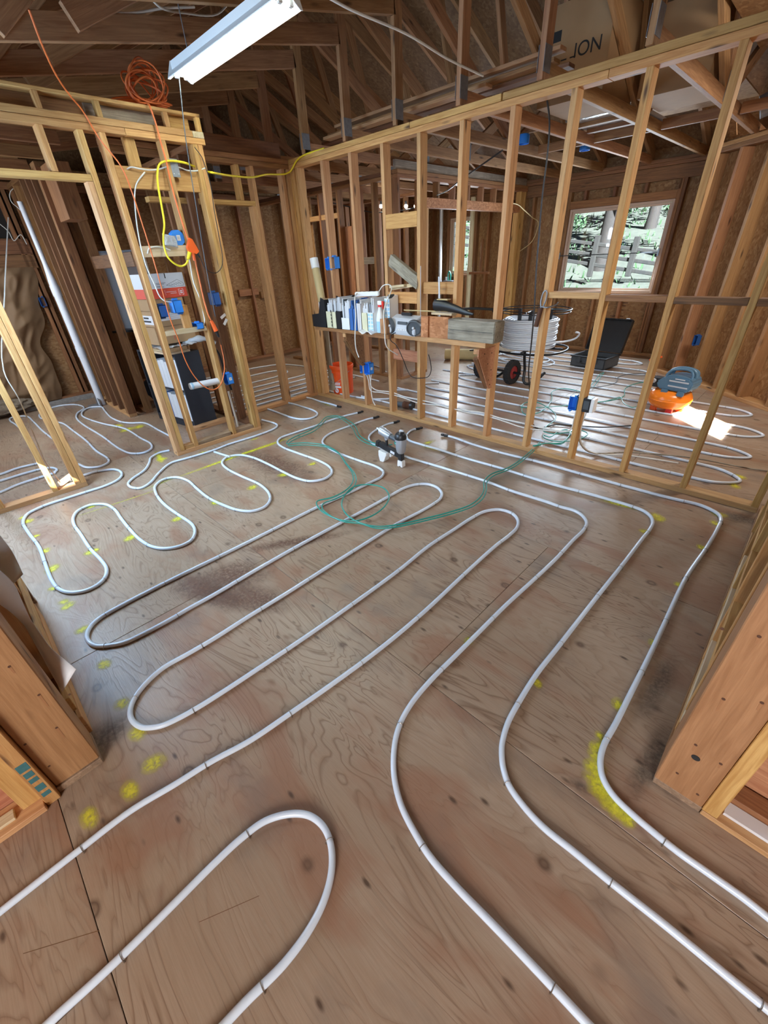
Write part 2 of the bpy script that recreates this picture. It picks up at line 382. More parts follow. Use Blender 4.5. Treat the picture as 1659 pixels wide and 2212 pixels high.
# ============================================================ SETTING
# ---------------------------------------------------------------- floor: plywood sheets on a grid, joints recessed
floor = struct('floor')
board('underfloor', (-3.2, -7, -.08), (7, 5.2, -.025), 'under', floor, 0)
seam = {0: 2.46, 1: 3.676, 2: 2.42, 3: 3.66}
for j in range(-3, 7):
    y0 = -3.617+1.2075*j; s0 = seam[j % 4]-2.4384*4
    for i in range(0, 6):
        a, b = s0+2.4384*i, s0+2.4384*(i+1)
        a, b = max(a, -2.95), min(b, 6.6); lo, hi = max(y0, -6.5), min(y0+1.2075, 4.45)
        if b-a < .05 or hi-lo < .05: continue
        board('plywood_sheet', (a+.0011, lo+.0011, -.019), (b-.0011, hi-.0011, 0), 'ply', floor, .0012)
def mark(px, py, sx, sy, mat='yspray', rz=0, z=.0009, name='paint_mark'):
    p = F(px, py); bm = bmesh.new(); bmesh.ops.create_circle(bm, cap_ends=True, segments=20, radius=1)
    bmesh.ops.scale(bm, vec=(sx, sy, 1), verts=bm.verts)
    o = ob(name, bm, mat, floor, 0); o.location = (p.x, p.y, z+random.random()*.0004); o.rotation_euler = (0, 0, rz); return o
for px, py, s in ((139, 1300, .035), (147, 1309, .045), (178, 1360, .04), (225, 1436, .04), (262, 1521, .04), (299, 1583, .045), (330, 1650, .05),
                  (60, 1126, .05), (50, 1118, .04), (78, 1158, .035), (98, 1190, .04), (112, 1229, .055), (113, 1272, .03), (194, 1194, .045), (207, 1188, .03), (281, 1162, .05), (383, 1121, .05),
                  (465, 1086, .05), (545, 1053, .05), (612, 1026, .05), (675, 1002, .05), (1515, 1183, .035), (1467, 1263, .03), (1410, 1389, .03), (1336, 1524, .035), (1416, 1116, .06), (1425, 1122, .05),
                  (1392, 1148, .04), (1556, 1112, .05), (1545, 1130, .04), (1598, 1030, .05), (1588, 1050, .05), (1012, 1385, .03), (1160, 1476, .025), (120, 927, .07), (255, 920, .08), (275, 928, .10), (300, 922, .08), (350, 992, .06)):
    mark(px, py, s*1.25, s, rz=random.random()*3)
for a, b, wd, mt in (((265, 1722), (297, 1694), .045, 'yspray'), ((176, 1783), (212, 1752), .045, 'yspray'), 
                 ((395, 1027), (610, 950), .03, 'yspray'), ((515, 985), (620, 948), .03, 'yspray'), ((160, 1118), (380, 1045), .012, 'yfaint'), ((395, 1026), (300, 1062), .015, 'yfaint'), ((913, 962), (938, 951), .04, 'yspray'),
                 ((905, 960), (945, 973), .025, 'yspray'), ((1302, 1081), (1380, 1101), .03, 'yspray'), ((430, 978), (452, 975), .02, 'yspray'), ((540, 952), (560, 945), .02, 'yspray'), ((336, 975), (352, 1000), .03, 'yspray'), ((185, 1099), (208, 1092), .02, 'yspray'),
                 ((625, 862), (645, 858), .03, 'yspray'), ((690, 868), (720, 880), .02, 'yfaint')):
    A, B = F(*a), F(*b); d = B-A
    o = mark((a[0]+b[0])/2, (a[1]+b[1])/2, d.length*.72, wd*1.3, mt, math.atan2(d.y, d.x))
    c = (A+B)/2; o.location = (c.x, c.y, o.location.z)
for px, py, s_ in ((1297, 1592, .028), (1290, 1612, .032), (1285, 1634, .036), (1283, 1656, .038), (1285, 1678, .04), (1292, 1698, .04), (1302, 1716, .038), (1315, 1733, .036), (1330, 1748, .034), (1346, 1762, .03), (1360, 1773, .024)): mark(px, py, s_*1.3, s_, rz=random.random()*3)
for px, py, sx, sy, rz in ((425, 1270, .16, .10, .4), (510, 1245, .22, .12, .8), (540, 1290, .24, .10, .5), (470, 1290, .16, .07, .2), (590, 1000, .55, .16, .05), (640, 1170, .35, .05, 1.0)):
    mark(px, py, sx*1.4, sy*1.4, 'stain', rz, .0005, 'stain')
for px, py, sx, sy, rz in ((215, 1600, .20, .10, 1.5), (1405, 1640, .25, .05, 1.5), (1420, 1480, .30, .06, 1.5), (1600, 1120, .25, .10, 0), (1450, 1700, .12, .05, .2), (1255, 1700, .05, .03, 0)):
    mark(px, py, sx, sy, 'dark', rz, .0004, 'grime')
for a, b in (((430, 1992), (560, 1935)), ((50, 2060), (215, 2010))):
    A, B = F(*a), F(*b); o = board('pencil_line', (0, -.0008, 0), ((B-A).length, .0008, .0006), 'olddk', floor, 0); o.matrix_local = Matrix.Translation(((A+B)/2)) @ Matrix.Rotation(math.atan2((B-A).y, (B-A).x), 4, 'Z')

TOP = 2.335
def studz(p, lo, hi, z0=.038, z1=TOP, mat='fir', nm='stud'):
    return board(nm, (lo[0], lo[1], z0), (hi[0], hi[1], z1), mat, p)
# ---------------------------------------------------------------- main stud wall across the room (y 0 .. 0.089)
W = struct('wall_middle'); D = .089
board('bottom_plate', (-.10, 0, 0), (4.51, D, .038), 'firp', W)
board('top_plate', (-.19, 0, TOP), (3.05, D, TOP+.038), 'fir', W); board('top_plate', (3.052, 0, TOP), (5.25, D, TOP+.038), 'fir', W)
board('top_plate', (-.19, 0, TOP+.04), (1.55, D, TOP+.078), 'fir', W); board('top_plate', (1.553, 0, TOP+.04), (2.36, D, TOP+.078), 'fir', W); board('top_plate', (2.372, 0, TOP+.04), (5.25, D, TOP+.078), 'fir', W)
for k in range(0, 12): studz(W, (k*.4064, 0), (k*.4064+.038, D), mat='firp' if k < 8 else 'fir')
studz(W, (-.10, 0), (-.062, D)); studz(W, (-.06, .0), (-.022, D)); studz(W, (4.8, 0), (4.838, D)); studz(W, (5.2, 0), (5.238, D))
def blk(x0, x1, z0, z1, y0=0, y1=.038, mat='fir', nm='blocking'): return board(nm, (x0, y0, z0), (x1, y1, z1), mat, W)
k3, k4, k5, k6, k7, k8, k9, k10 = [k*.4064 for k in range(3, 11)]
blk(k3+.039, k4-.001, 1.735, 1.845); blk(k3+.039, k4-.001, 1.14, 1.235); blk(k4+.039, k5-.001, 1.22, 1.315, .04, .078)
blk(k3+.039, k4-.001, .60, .70, .045, .083, 'plyred'); beam('blocking', (k3+.05, .06, 1.26), (k4-.01, .06, 1.30), .03, .05, 'paleply', W)
beam('blocking', (k3+.045, .045, 1.50), (k4-.005, .045, 1.30), .10, .05, 'weathered', W)
beam('blocking', (k3+.06, .02, 1.275), (k3+.25, .02, 1.29), .022, .05, 'paleply', W)
for a, b, z, mt in ((k7, k8, 1.215, 'firp'), (k8, k9, 1.205, 'old'), (k9, k10, 1.20, 'olddk'), (k10, k10+.4064, 1.20, 'olddk')):
    blk(a+.039, b-.001, z, z+.038 if a != k7 else z+.04, 0, D, mt)
# ---------------------------------------------------------------- closet wall on the left (x .347 .. .436)
CW = struct('wall_closet'); X0, X1 = .347, .436
board('bottom_plate', (X0, -2.10, 0), (X1, -1.19, .038), 'firp', CW); board('bottom_plate', (X0, -3.55, 0), (X1, -2.862, .038), 'firp', CW)
board('blocking', (X0, -1.885, .038), (X1-.01, -1.53, .072), 'dirtyplate', CW); board('blocking', (X0, -1.47, .038), (X1-.01, -1.275, .072), 'dirtyplate', CW); board('blocking', (X0, -2.015, .038), (X1-.01, -1.925, .07), 'firp', CW)
board('top_plate', (X0, -3.55, TOP), (X1, -1.75, TOP+.038), 'fir', CW); board('top_plate', (X0, -1.748, TOP), (X1, -1.16, TOP+.038), 'fir', CW)
board('top_plate', (X0, -3.55, TOP+.04), (X1, -1.25, TOP+.078), 'fir', CW); board('top_plate', (X0, -1.248, TOP+.04), (X1, -1.16, TOP+.078), 'paleply', CW)
board('cap_plate', (X0-.02, -3.55, 2.497), (X1, -1.16, 2.517), 'fir', CW)
for y in (-3.15, -2.245, -1.90, -1.445, -1.20): board('cripple_stud', (X1-.04, y, 2.413), (X1, y+.034, 2.497), 'fir', CW)
board('backing_board', (X0-.02, -3.5, 2.413), (X0-.002, -1.95, 2.497), 'old', CW); board('backing_board', (X0-.02, -1.94, 2.413), (X0-.002, -1.47, 2.497), 'greyboard', CW); board('backing_board', (X0+.0, -1.38, 2.413), (X0+.02, -1.23, 2.497), 'fir', CW)
for y, z1, mt in ((-1.228, TOP, 'fir'), (-1.268, TOP, 'fir'), (-1.515, TOP, 'fir'), (-1.923, TOP, 'fir'), (-2.058, TOP, 'fir'), (-2.098, 2.06, 'firp'), (-2.90, 2.06, 'fir'), (-2.94, TOP, 'fir'), (-3.10, TOP, 'fir'), (-3.45, TOP, 'fir')):
    studz(CW, (X0, y), (X1, y+.038), z1=z1, mat=mt)
board('header', (X0, -2.90, 2.062), (X1, -2.06, 2.10), 'fir', CW); board('cripple_stud', (X0, -2.286, 2.102), (X1, -2.248, TOP), 'fir', CW); board('cripple_stud', (X0, -2.66, 2.102), (X1, -2.622, TOP), 'fir', CW)
board('blocking', (X1-.04, -1.884, 1.605), (X1-.002, -1.516, 1.68), 'paleply', CW); board('blocking', (X0, -1.884, 1.032), (X1, -1.516, 1.07), 'paleply', CW)
board('blocking', (X1-.06, -1.70, 1.071), (X1-.022, -1.63, 1.25), 'fir', CW)
board('header', (X0+.005, -1.884, 2.04), (X0+.043, -1.20, 2.17), 'fir', CW); board('cripple_stud', (X0, -1.76, 2.171), (X0+.038, -1.68, TOP), 'fir', CW); board('blocking', (X0, -1.51, 2.05), (X0+.04, -1.29, 2.15), 'paleply', CW)
# ---------------------------------------------------------------- corridor wall with a door opening (x -.19 .. -.10)
HW = struct('wall_corridor')
board('bottom_plate', (-.19, -1.75, 0), (-.10, -.001, .038), 'firp', HW)
for y, z1 in ((-.039, TOP), (-.10, TOP), (-.46, TOP), (-.50, 2.018)): studz(HW, (-.19, y), (-.10, y+.038), z1=z1, mat='firp')
board('header', (-.19, -1.5, 2.02), (-.10, -.462, 2.058), 'fir', HW)
for y in (-.62, -1.0): board('cripple_stud', (-.19, y, 2.059), (-.10, y+.038, TOP), 'fir', HW)
board('top_plate', (-.19, -1.75, TOP), (-.10, -.001, TOP+.038), 'old', HW); board('top_plate', (-.19, -1.75, TOP+.04), (-.10, -.001, TOP+.078), 'old', HW); board('rim_beam', (-.185, -1.75, TOP+.079), (-.147, -.05, TOP+.21), 'olddk', HW)
# ---------------------------------------------------------------- right near wall, its post and the return plate
RW = struct('wall_right'); RX0, RX1 = 4.517, 4.606
board('bottom_plate', (RX0, -2.06, 0), (RX1, -.001, .038), 'old', RW); board('bottom_plate', (RX0+.004, -2.06, .039), (RX1, -.02, .075), 'firp', RW)
for k in range(5): studz(RW, (RX0, -.42-.4*k), (RX1, -.382-.4*k), z0=.076, mat='fir')
board('top_plate', (RX0, -2.2, TOP), (RX1, -.001, TOP+.076), 'fir', RW)
board('blocking', (RX0-.0, -1.98, .36), (RX0+.03, -.05, .40), 'fir', RW); board('blocking', (RX0, -2.05, .15), (RX0+.025, -.9, .19), 'paleply', RW)
board('corner_post', (4.516, -2.205, .03), (4.648, -2.07, 2.42), 'bigpost', RW, .003)
board('sill_block', (4.518, -2.203, 0), (4.65, -2.07, .029), 'dirtyplate', RW)
board('stud', (4.650, -2.203, .022), (4.690, -2.115, TOP), 'fir', RW)
board('bottom_plate', (4.652, -2.205, 0), (6.5, -2.11, .021), 'firp', RW); board('shim_strip', (4.70, -2.175, .022), (6.4, -2.13, .034), 'paper', RW, 0)
board('bottom_plate', (4.694, -2.128, .022), (6.5, -2.06, .055), 'old', RW)
board('sheathing_board', (4.694, -2.055, .02), (6.5, -2.035, .30), 'plyred', RW); board('sheathing_board', (4.694, -2.055, .303), (6.5, -2.035, 2.3), 'firp', RW)
board('top_plate', (4.65, -2.2, TOP), (6.5, -2.11, TOP+.076), 'fir', RW)
# ---------------------------------------------------------------- left near wall, its post and the return wall
LW = struct('wall_left')
board('corner_post', (2.925, -3.605, .03), (3.06, -3.47, 2.42), 'bigpost', LW, .003); board('sill_block', (2.925, -3.607, 0), (3.066, -3.468, .029), 'dirtyplate', LW)
board('edge_strip', (2.95, -3.645, .0), (3.085, -3.607, 2.42), 'fir', LW)
b_ = board('ink_stamp', (3.0851, -3.640, .20), (3.0857, -3.612, .235), 'inkg', LW, 0)
for z0, z1 in ((.165, .19), (.135, .155), (.085, .115), (.05, .07)): board('ink_stamp', (3.0851, -3.638, z0), (3.0857, -3.615, z1), 'inkg', LW, 0)
board('bottom_plate', (3.0, -6.4, 0), (3.099, -3.647, .024), 'firp', LW); board('shim_strip', (3.035, -6.3, .025), (3.075, -3.72, .036), 'paleply', LW)
board('stud', (3.0, -3.70, .025), (3.06, -3.648, TOP), 'fir', LW)
for y in (-4.1, -4.5, -4.9): board('stud', (3.0, y, .037), (3.06, y+.038, TOP), 'fir', LW)
board('sheathing_board', (2.975, -6.4, .01), (2.998, -3.71, .30), 'plyred', LW); board('sheathing_board', (2.975, -6.4, .303), (2.998, -3.71, 2.4), 'bigpost', LW)
board('bottom_plate', (1.84, -3.565, 0), (2.923, -3.477, .038), 'old', LW); board('jamb_board', (1.80, -3.535, .02), (1.838, -3.465, .35), 'olddk', LW); board('jamb_foot', (1.80, -3.53, 0), (1.838, -3.462, .019), 'dirtyplate', LW)
board('top_plate', (1.0, -3.56, TOP), (3.0, -3.47, TOP+.076), 'fir', LW)
for x in (1.86, 2.05, 2.50): studz(LW, (x, -3.565), (x+.038, -3.477), mat='firp')
board('ledger_board', (1.90, -3.476, .16), (2.92, -3.458, .23), 'fir', LW); board('edge_board', (2.0, -3.476, .0), (2.9, -3.462, .10), 'firp', LW)
def nailmark(par, p, ax, r=.006, streak=0):
    bm = bmesh.new(); d = Vector((0, -1, 0)) if ax == 'y' else Vector((1, 0, 0)); cyl(bm, p, Vector(p)+d*.0007, r*.8, n=9); ob('nail_mark', bm, 'inkbr', par, 0)
    if streak:
        bm = bmesh.new(); s2 = Vector((1, 0, 0)) if ax == 'y' else Vector((0, 1, 0)); q = Vector(p)+d*.0006
        A = [q-s2*.0035, q+s2*.0035, q+s2*.0025-Vector((0, 0, streak)), q-s2*.0015-Vector((0, 0, streak))]; B_ = [v-d*.0005 for v in A]
        V = [bm.verts.new(v) for v in A+B_]; bm.faces.new(V[:4]); bm.faces.new(V[4:])
        for i in range(4): bm.faces.new((V[i], V[(i+1) % 4], V[4+(i+1) % 4], V[4+i]))
        ob('rust_streak', bm, 'streak', par, 0)
for px, py, st in ((1563, 1510, .05), (1646, 1518, .03), (1503, 1609, .03), (1463, 1670, 0), (1557, 1650, .02), (1507, 1716, 0), (1640, 1375, .02), (1560, 1358, .0)):
    p = at(px, py, 'y', -2.205); nailmark(RW, (p.x, -2.2052, p.z), 'y', .0055, st)
p = at(1503, 1637, 'y', -2.205); bm = bmesh.new(); cyl(bm, (p.x, -2.2052, p.z), (p.x, -2.2062, p.z), .011, n=14); ob('drill_hole', bm, 'ink', RW, 0)
for px, py, st in ((84, 1501, .06), (122, 1572, .06), (54, 1608, .05), (106, 1655, 0), (20, 1440, .03), (150, 1500, .0)):
    p = at(px, py, 'x', 3.06); nailmark(LW, (3.0601, p.y, p.z), 'x', .005, st)
# ---------------------------------------------------------------- outer walls
def osbpanel(p, lo, hi, mat='osb', nm='sheathing_panel'): return board(nm, lo, hi, mat, p, 0)
FW = struct('wall_far'); Y0, Y1 = 4.30, 4.389
wins = [(1.03, 2.44, .90, 2.01), (-1.23, -.71, 1.17, 2.07)]
board('bottom_plate', (-2.9, Y0, 0), (2.9, Y1, .038), 'olddk', FW); board('bottom_plate', (-2.9, Y0, .039), (2.9, Y1, .077), 'old', FW)
board('top_plate', (-2.9, Y0, 2.37), (2.9, Y1, 2.408), 'old', FW); board('top_plate', (-2.9, Y0, 2.41), (2.9, Y1, 2.45), 'old', FW); board('rim_beam', (-2.9, Y0, 2.22), (2.9, Y0+.038, 2.366), 'olddk', FW)
xs = [-2.85+.4064*i for i in range(15)]
for x in xs:
    inw = [q for q in wins if q[0]-.04 < x < q[1]]
    if not inw: studz(FW, (x, Y0+.0), (x+.038, Y1), z0=.078, z1=2.22 if x > -2 else 2.37, mat='old')
    else:
        a = inw[0]
        board('cripple_stud', (x, Y0, .078), (x+.038, Y1, a[2]-.042), 'old', FW); board('cripple_stud', (x, Y0, a[3]+.10), (x+.038, Y1, 2.22), 'olddk', FW)
for a, b, c, d in wins:
    studz(FW, (a-.045, Y0), (a-.003, Y1), z0=.078, z1=2.22, mat='old'); studz(FW, (b+.003, Y0), (b+.045, Y1), z0=.078, z1=2.22, mat='old'); studz(FW, (b+.047, Y0), (b+.085, Y1), z0=.078, z1=2.22, mat='olddk')
    board('sill_plate', (a-.002, Y0, c-.041), (b+.002, Y1, c-.003), 'old', FW); board('header', (a-.002, Y0, d+.003), (b+.002, Y1, d+.095), 'old', FW)
def opened(x0, x1, z0, z1, p, ys, mat, holes):
    """sheathing of a wall along x as sheets, with holes left open"""
    for a, b, c, d in holes:
        osbpanel(p, (x0, ys[0], z0), (a, ys[1], z1), mat); osbpanel(p, (a, ys[0], z0), (b, ys[1], c), mat); osbpanel(p, (a, ys[0], d), (b, ys[1], z1), mat); x0 = b
    osbpanel(p, (x0, ys[0], z0), (x1, ys[1], z1), mat)
opened(-2.95, 2.95, 0, 2.6, FW, (Y1+.001, Y1+.014), 'osb', [wins[1], wins[0]])
for n, (a, b, c, d) in enumerate(wins):
    wn = struct('window_%d' % (n+1)); yy = (Y0+.03, Y1-.005)
    for nm, lo, hi in (('window_jamb', (a, yy[0], c), (a+.03, yy[1], d)), ('window_jamb', (b-.03, yy[0], c), (b, yy[1], d)), ('window_sill', (a+.031, yy[0], c), (b-.031, yy[1], c+.03)), ('window_head', (a+.031, yy[0], d-.03), (b-.031, yy[1], d))):
        board(nm, lo, hi, 'vinyl', wn, .002)
    ms = [a+.03, (a+b)/2, b-.03] if n == 0 else [a+.03, b-.03]
    for q in range(len(ms)-1):
        l, r = ms[q]+.004, ms[q+1]-.004; fr = (.025, .025)
        for nm, lo, hi in (('sash_stile', (l, Y0+.055, c+.032), (l+.028, Y0+.078, d-.032)), ('sash_stile', (r-.028, Y0+.055, c+.032), (r, Y0+.078, d-.032)), ('sash_rail', (l+.029, Y0+.055, c+.032), (r-.029, Y0+.078, c+.058)), ('sash_rail', (l+.029, Y0+.055, d-.058), (r-.029, Y0+.078, d-.032))):
            board(nm, lo, hi, 'vinyl', wn, .001)
        board('window_pane', (l+.026, Y0+.064, c+.056), (r-.026, Y0+.069, d-.056), 'glass', wn, 0)
# angled wall in the right corner of the back room, with its short return
AW = struct('wall_angled')
A, B = Vector((2.86, 3.62, 0)), Vector((4.52, 2.205, 0)); dv = (B-A).normalized(); nv = Vector((-dv.y, dv.x, 0))
if nv.y < 0: nv = -nv
AL = (B-A).length
def ang(nm, s0, s1, d0, d1, z0, z1, mat):
    """piece of the angled wall: s along it, d behind its front face"""
    p = A+dv*((s0+s1)/2)+nv*((d0+d1)/2)
    if s1-s0 > z1-z0: o = link(nm, boxmesh(s1-s0, d1-d0, z1-z0, mat, .002), None, AW); o.matrix_local = Matrix.Translation(p+Vector((0, 0, (z0+z1)/2))) @ Matrix((dv, nv, Vector((0, 0, 1)))).transposed().to_4x4()
    else: o = link(nm, boxmesh(z1-z0, s1-s0, d1-d0, mat, .002), None, AW); o.matrix_local = Matrix.Translation(p+Vector((0, 0, (z0+z1)/2))) @ Matrix((Vector((0, 0, 1)), dv, nv)).transposed().to_4x4()
    return o
ang('bottom_plate', 0, AL, 0, .14, 0, .04, 'firp'); ang('top_plate', 0, AL, 0, .14, 2.33, 2.37, 'old'); ang('top_plate', 0, AL, 0, .14, 2.372, 2.41, 'fir')
for i, s in enumerate((.06, .40, .76, 1.12, 1.47, 1.83, 2.12)): ang('stud', s, s+.04, 0, .14, .041, 2.328, 'bay')
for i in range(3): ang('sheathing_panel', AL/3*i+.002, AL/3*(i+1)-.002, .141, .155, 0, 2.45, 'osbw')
osbpanel(AW, (2.86, 3.63, 0), (2.88, 4.30, 2.45)); board('stud', (2.82, 3.66, .04), (2.858, 3.74, 2.33), 'old', AW)
EW = struct('wall_east')
osbpanel(EW, (4.52, 2.21, 0), (5.30, 2.23, 2.7)); osbpanel(EW, (5.30, .63, 0), (5.32, 2.25, 2.9)); osbpanel(EW, (5.30, -2.02, 0), (5.32, .13, 2.9)); osbpanel(EW, (5.30, .13, 0), (5.32, .63, 1.28)); osbpanel(EW, (5.30, .13, 1.86), (5.32, .63, 2.9)); osbpanel(EW, (4.61, -.03, 0), (5.30, -.01, 2.7))  # unseen; gap shaped so the sun patch lands beside the compressor
HWL = struct('wall_hall')
osbpanel(HWL, (6.6, -6.6, 0), (6.62, -2.0, 2.75)); osbpanel(HWL, (2.97, -6.62, 0), (6.62, -6.6, 2.75)); osbpanel(HWL, (2.95, -6.6, 0), (2.97, -3.6, 2.75)); osbpanel(HWL, (2.95, -6.6, 2.75), (6.62, -3.70, 2.77)); osbpanel(HWL, (5.32, -2.02, 0), (6.62, -2.0, 2.9)); osbpanel(HWL, (5.40, -3.76, 2.78), (6.62, -1.98, 2.80))  # unseen walls and ceiling added to keep direct sun out of the hall
SW = struct('wall_south')
opened(-2.95, 2.95, 0, 2.45, SW, (-3.70, -3.685), 'osb', [(.84, 1.38, .76, .98)])  # unseen slot cut to shape the sun patch at the left doorway
WW = struct('wall_west'); XW = -2.80
osbpanel(WW, (XW-.105, -3.7, 0), (XW-.091, 4.42, 2.6), 'osb'); board('bottom_plate', (XW-.089, -3.68, 0), (XW, 4.29, .038), 'olddk', WW); board('kerb', (XW-.02, -3.4, .0), (XW+.10, -1.99, .05), 'concrete', WW)
board('bottom_plate', (XW-.089, -3.68, .039), (XW, 4.29, .077), 'old', WW); board('top_plate', (XW-.089, -3.68, 2.37), (XW, 4.29, 2.44), 'old', WW)
for i in range(19):
    y = -3.6+.4064*i
    if not -3.3 < y < -2.1: studz(WW, (XW-.089, y), (XW, y+.038), z0=.078, z1=2.37, mat='old')
for y in (-2.12, -2.06): studz(WW, (XW-.089, y), (XW, y+.038), z0=.078, z1=2.37, mat='old')
board('header', (XW-.06, -3.6, 1.60), (XW+.0, -2.0, 1.74), 'olddk', WW); board('header', (XW-.06, -3.6, 1.745), (XW+.0, -2.0, 1.90), 'olddk', WW)
for i in range(3): board('blocking', (XW-.08, .2+.4064*i+.03, 1.0+.06*(i % 2)), (XW-.02, .2+.4064*(i+1)-.01, 1.1+.06*(i % 2)), 'old', WW)
osbpanel(WW, (XW-.088, -3.5, 1.91), (XW-.07, -2.0, 2.37), 'under')  # black panel standing in for the dark opening above the header
# ---------------------------------------------------------------- bath partition and inner partitions
BW = struct('wall_bath')
board('bottom_plate', (-2.79, -1.99, 0), (-1.25, -1.90, .038), 'firp', BW); board('bottom_plate', (-2.79, -1.80, 0), (-1.25, -1.71, .038), 'old', BW); board('top_plate', (-2.79, -1.99, 2.37), (-1.25, -1.71, 2.41), 'old', BW)
for x, d0, mt in ((-1.288, -1.99, 'old'), (-1.33, -1.99, 'old'), (-1.60, -1.99, 'olddk'), (-1.85, -1.99, 'olddk'), (-2.10, -1.99, 'olddk'), (-2.50, -1.99, 'old'), (-1.288, -1.80, 'old'), (-1.65, -1.80, 'olddk'), (-2.06, -1.80, 'olddk'), (-2.46, -1.80, 'olddk')):
    studz(BW, (x, d0), (x+.038, d0+.089), z1=2.37, mat=mt)
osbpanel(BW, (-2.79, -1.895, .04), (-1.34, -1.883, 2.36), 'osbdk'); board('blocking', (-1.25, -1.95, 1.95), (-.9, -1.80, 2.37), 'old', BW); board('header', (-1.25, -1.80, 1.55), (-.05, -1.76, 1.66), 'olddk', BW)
for x in (-.86, -.46): studz(BW, (x, -1.22), (x+.038, -1.131), mat='old')
for x in (-.25, .0): studz(BW, (x, -1.22), (x+.038, -1.131), mat='olddk')
board('bottom_plate', (-1.2, -1.22, 0), (.34, -1.131, .038), 'olddk', BW); board('top_plate', (-1.2, -1.22, TOP), (.34, -1.131, TOP+.04), 'old', BW)
IW = struct('wall_inner'); IX0, IX1 = .211, .30
board('bottom_plate', (IX0, 1.22, 0), (IX1, 1.80, .038), 'old', IW); board('top_plate', (IX0, 1.22, 2.30), (IX1, 4.29, 2.338), 'old', IW); board('top_plate', (IX0, 1.22, 2.34), (IX1, 4.29, 2.378), 'old', IW); board('rim_beam', (IX0+.02, 1.22, 2.379), (IX0+.058, 4.29, 2.47), 'greyboard', IW)
for y, z1 in ((1.22, 2.30), (1.62, 2.30), (1.72, 2.30), (1.76, 2.03), (4.06, 2.03), (4.10, 2.30), (4.22, 2.30)): studz(IW, (IX0, y), (IX1, y+.038), z1=z1, mat='fir' if y > 1.7 else 'old')
board('header', (IX0, 1.76, 2.032), (IX1, 4.10, 2.135), 'osbred', IW, 0)
for i in range(6): board('cripple_stud', (IX0, 1.98+.34*i, 2.136), (IX1, 2.018+.34*i, 2.30), 'old', IW)
NW = struct('wall_nook')
board('bottom_plate', (-2.4, 1.22, 0), (.21, 1.309, .038), 'old', NW); board('top_plate', (-2.78, 1.22, 2.30), (.21, 1.309, 2.338), 'old', NW); board('top_plate', (-2.78, 1.22, 2.34), (.21, 1.309, 2.378), 'olddk', NW)
for x in (-2.0, -1.62, -1.22, -.82, -.55, -.42, -.15, .06, .17): studz(NW, (x, 1.22), (x+.038, 1.309), z1=2.30, mat='old')
board('header', (-1.58, 1.23, 2.0), (-.82, 1.268, 2.06), 'firp', NW); osbpanel(NW, (-1.98, 1.311, .04), (-1.5, 1.324, 2.3), 'osb'); osbpanel(NW, (-.80, 1.311, .04), (-.44, 1.324, 1.9), 'plyred', 'backing_board')
for x, z0, z1 in ((-.41, 1.45, 1.53), (-.40, .9, .95)): board('blocking', (x, 1.23, z0), (x+.25, 1.30, z1), 'greyboard', NW)
CLW = struct('wall_closet_far')
for x in (-2.35, -1.95, -1.55, -1.2, -.95, -.6): studz(CLW, (x, 2.7), (x+.038, 2.789), z1=2.3, mat='old')
board('bottom_plate', (-2.78, 2.7, 0), (-.56, 2.789, .038), 'old', CLW); board('top_plate', (-2.78, 2.7, 2.30), (-.56, 2.789, 2.338), 'old', CLW)
# ---------------------------------------------------------------- roof: trusses, sheathing
CE = struct('ceiling')
def topz(y): return 4.15-.40*abs(y-.45)
for k in range(-5, 8):
    x = .20+.6125*k-.019
    tr = struct('roof_truss'); tr.parent = CE; del tr['kind']
    mt = 'truss' if k > -3 else 'old'
    def yz(nm, p, q, w=.089, m_=mt, xo=.0): return beam(nm, (x+xo, p[0], p[1]), (x+xo, q[0], q[1]), w, .038, m_, tr, (0, 1, 0) if p[0] == q[0] else (0, 0, 1))
    yz('top_chord', (-4.3, topz(-4.3)-.07), (.45, topz(.45)-.07), .12); yz('top_chord', (.45, topz(.45)-.07), (5.1, topz(5.1)-.07), .12)
    sc0 = lambda y: 2.43+.18*(y+3.55)
    yz('bottom_chord', (-3.75, sc0(-3.75)), (.0, sc0(0)), .115)
    if x > -2.6: yz('bottom_chord', (.0, 2.4595), (4.5, 2.4595), .089)
    yz('king_post', (.03, 2.416), (.03, topz(.03)-.12), .089, 'truss')
    yz('web', (-2.03, sc0(-2.03)+.03), (-.02, 3.80), .12, 'truss', .036); yz('web', (-2.42, sc0(-2.42)), (-1.86, topz(-1.86)-.10), .12, 'truss', .036); yz('web', (.09, 3.36), (1.80, 2.49)); yz('web', (1.86, 2.48), (2.9, topz(2.9)-.1)); yz('web', (1.75, 2.52), (1.25, topz(1.25)-.1))
    for s in (-.0205, .0205):
        board('connector_plate', (x+s-.001, -.02, 2.45), (x+s+.001, .07, 2.57), 'galv', tr, 0); board('connector_plate', (x+s-.001, 1.70, 2.43), (x+s+.001, 1.92, 2.60), 'galv', tr, 0)
for s, yy in ((-1, [-4.4, -3.2, -2.0, -.8, .45]), (1, [.45, 1.65, 2.85, 4.05, 5.2])):
    for a, b in zip(yy, yy[1:]):
        for i in range(4):
            x0 = -3.2+2.44*i+(1.22 if yy.index(a) % 2 else 0); x1 = min(x0+2.438, 5.5)
            if x1-x0 < .1: continue
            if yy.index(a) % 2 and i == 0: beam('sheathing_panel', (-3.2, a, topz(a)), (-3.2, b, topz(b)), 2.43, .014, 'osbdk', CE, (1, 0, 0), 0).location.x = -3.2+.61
            p = beam('sheathing_panel', ((x0+x1)/2, a, topz(a)), ((x0+x1)/2, b, topz(b)), x1-x0-.004, .014, 'osbdk', CE, (1, 0, 0), 0)
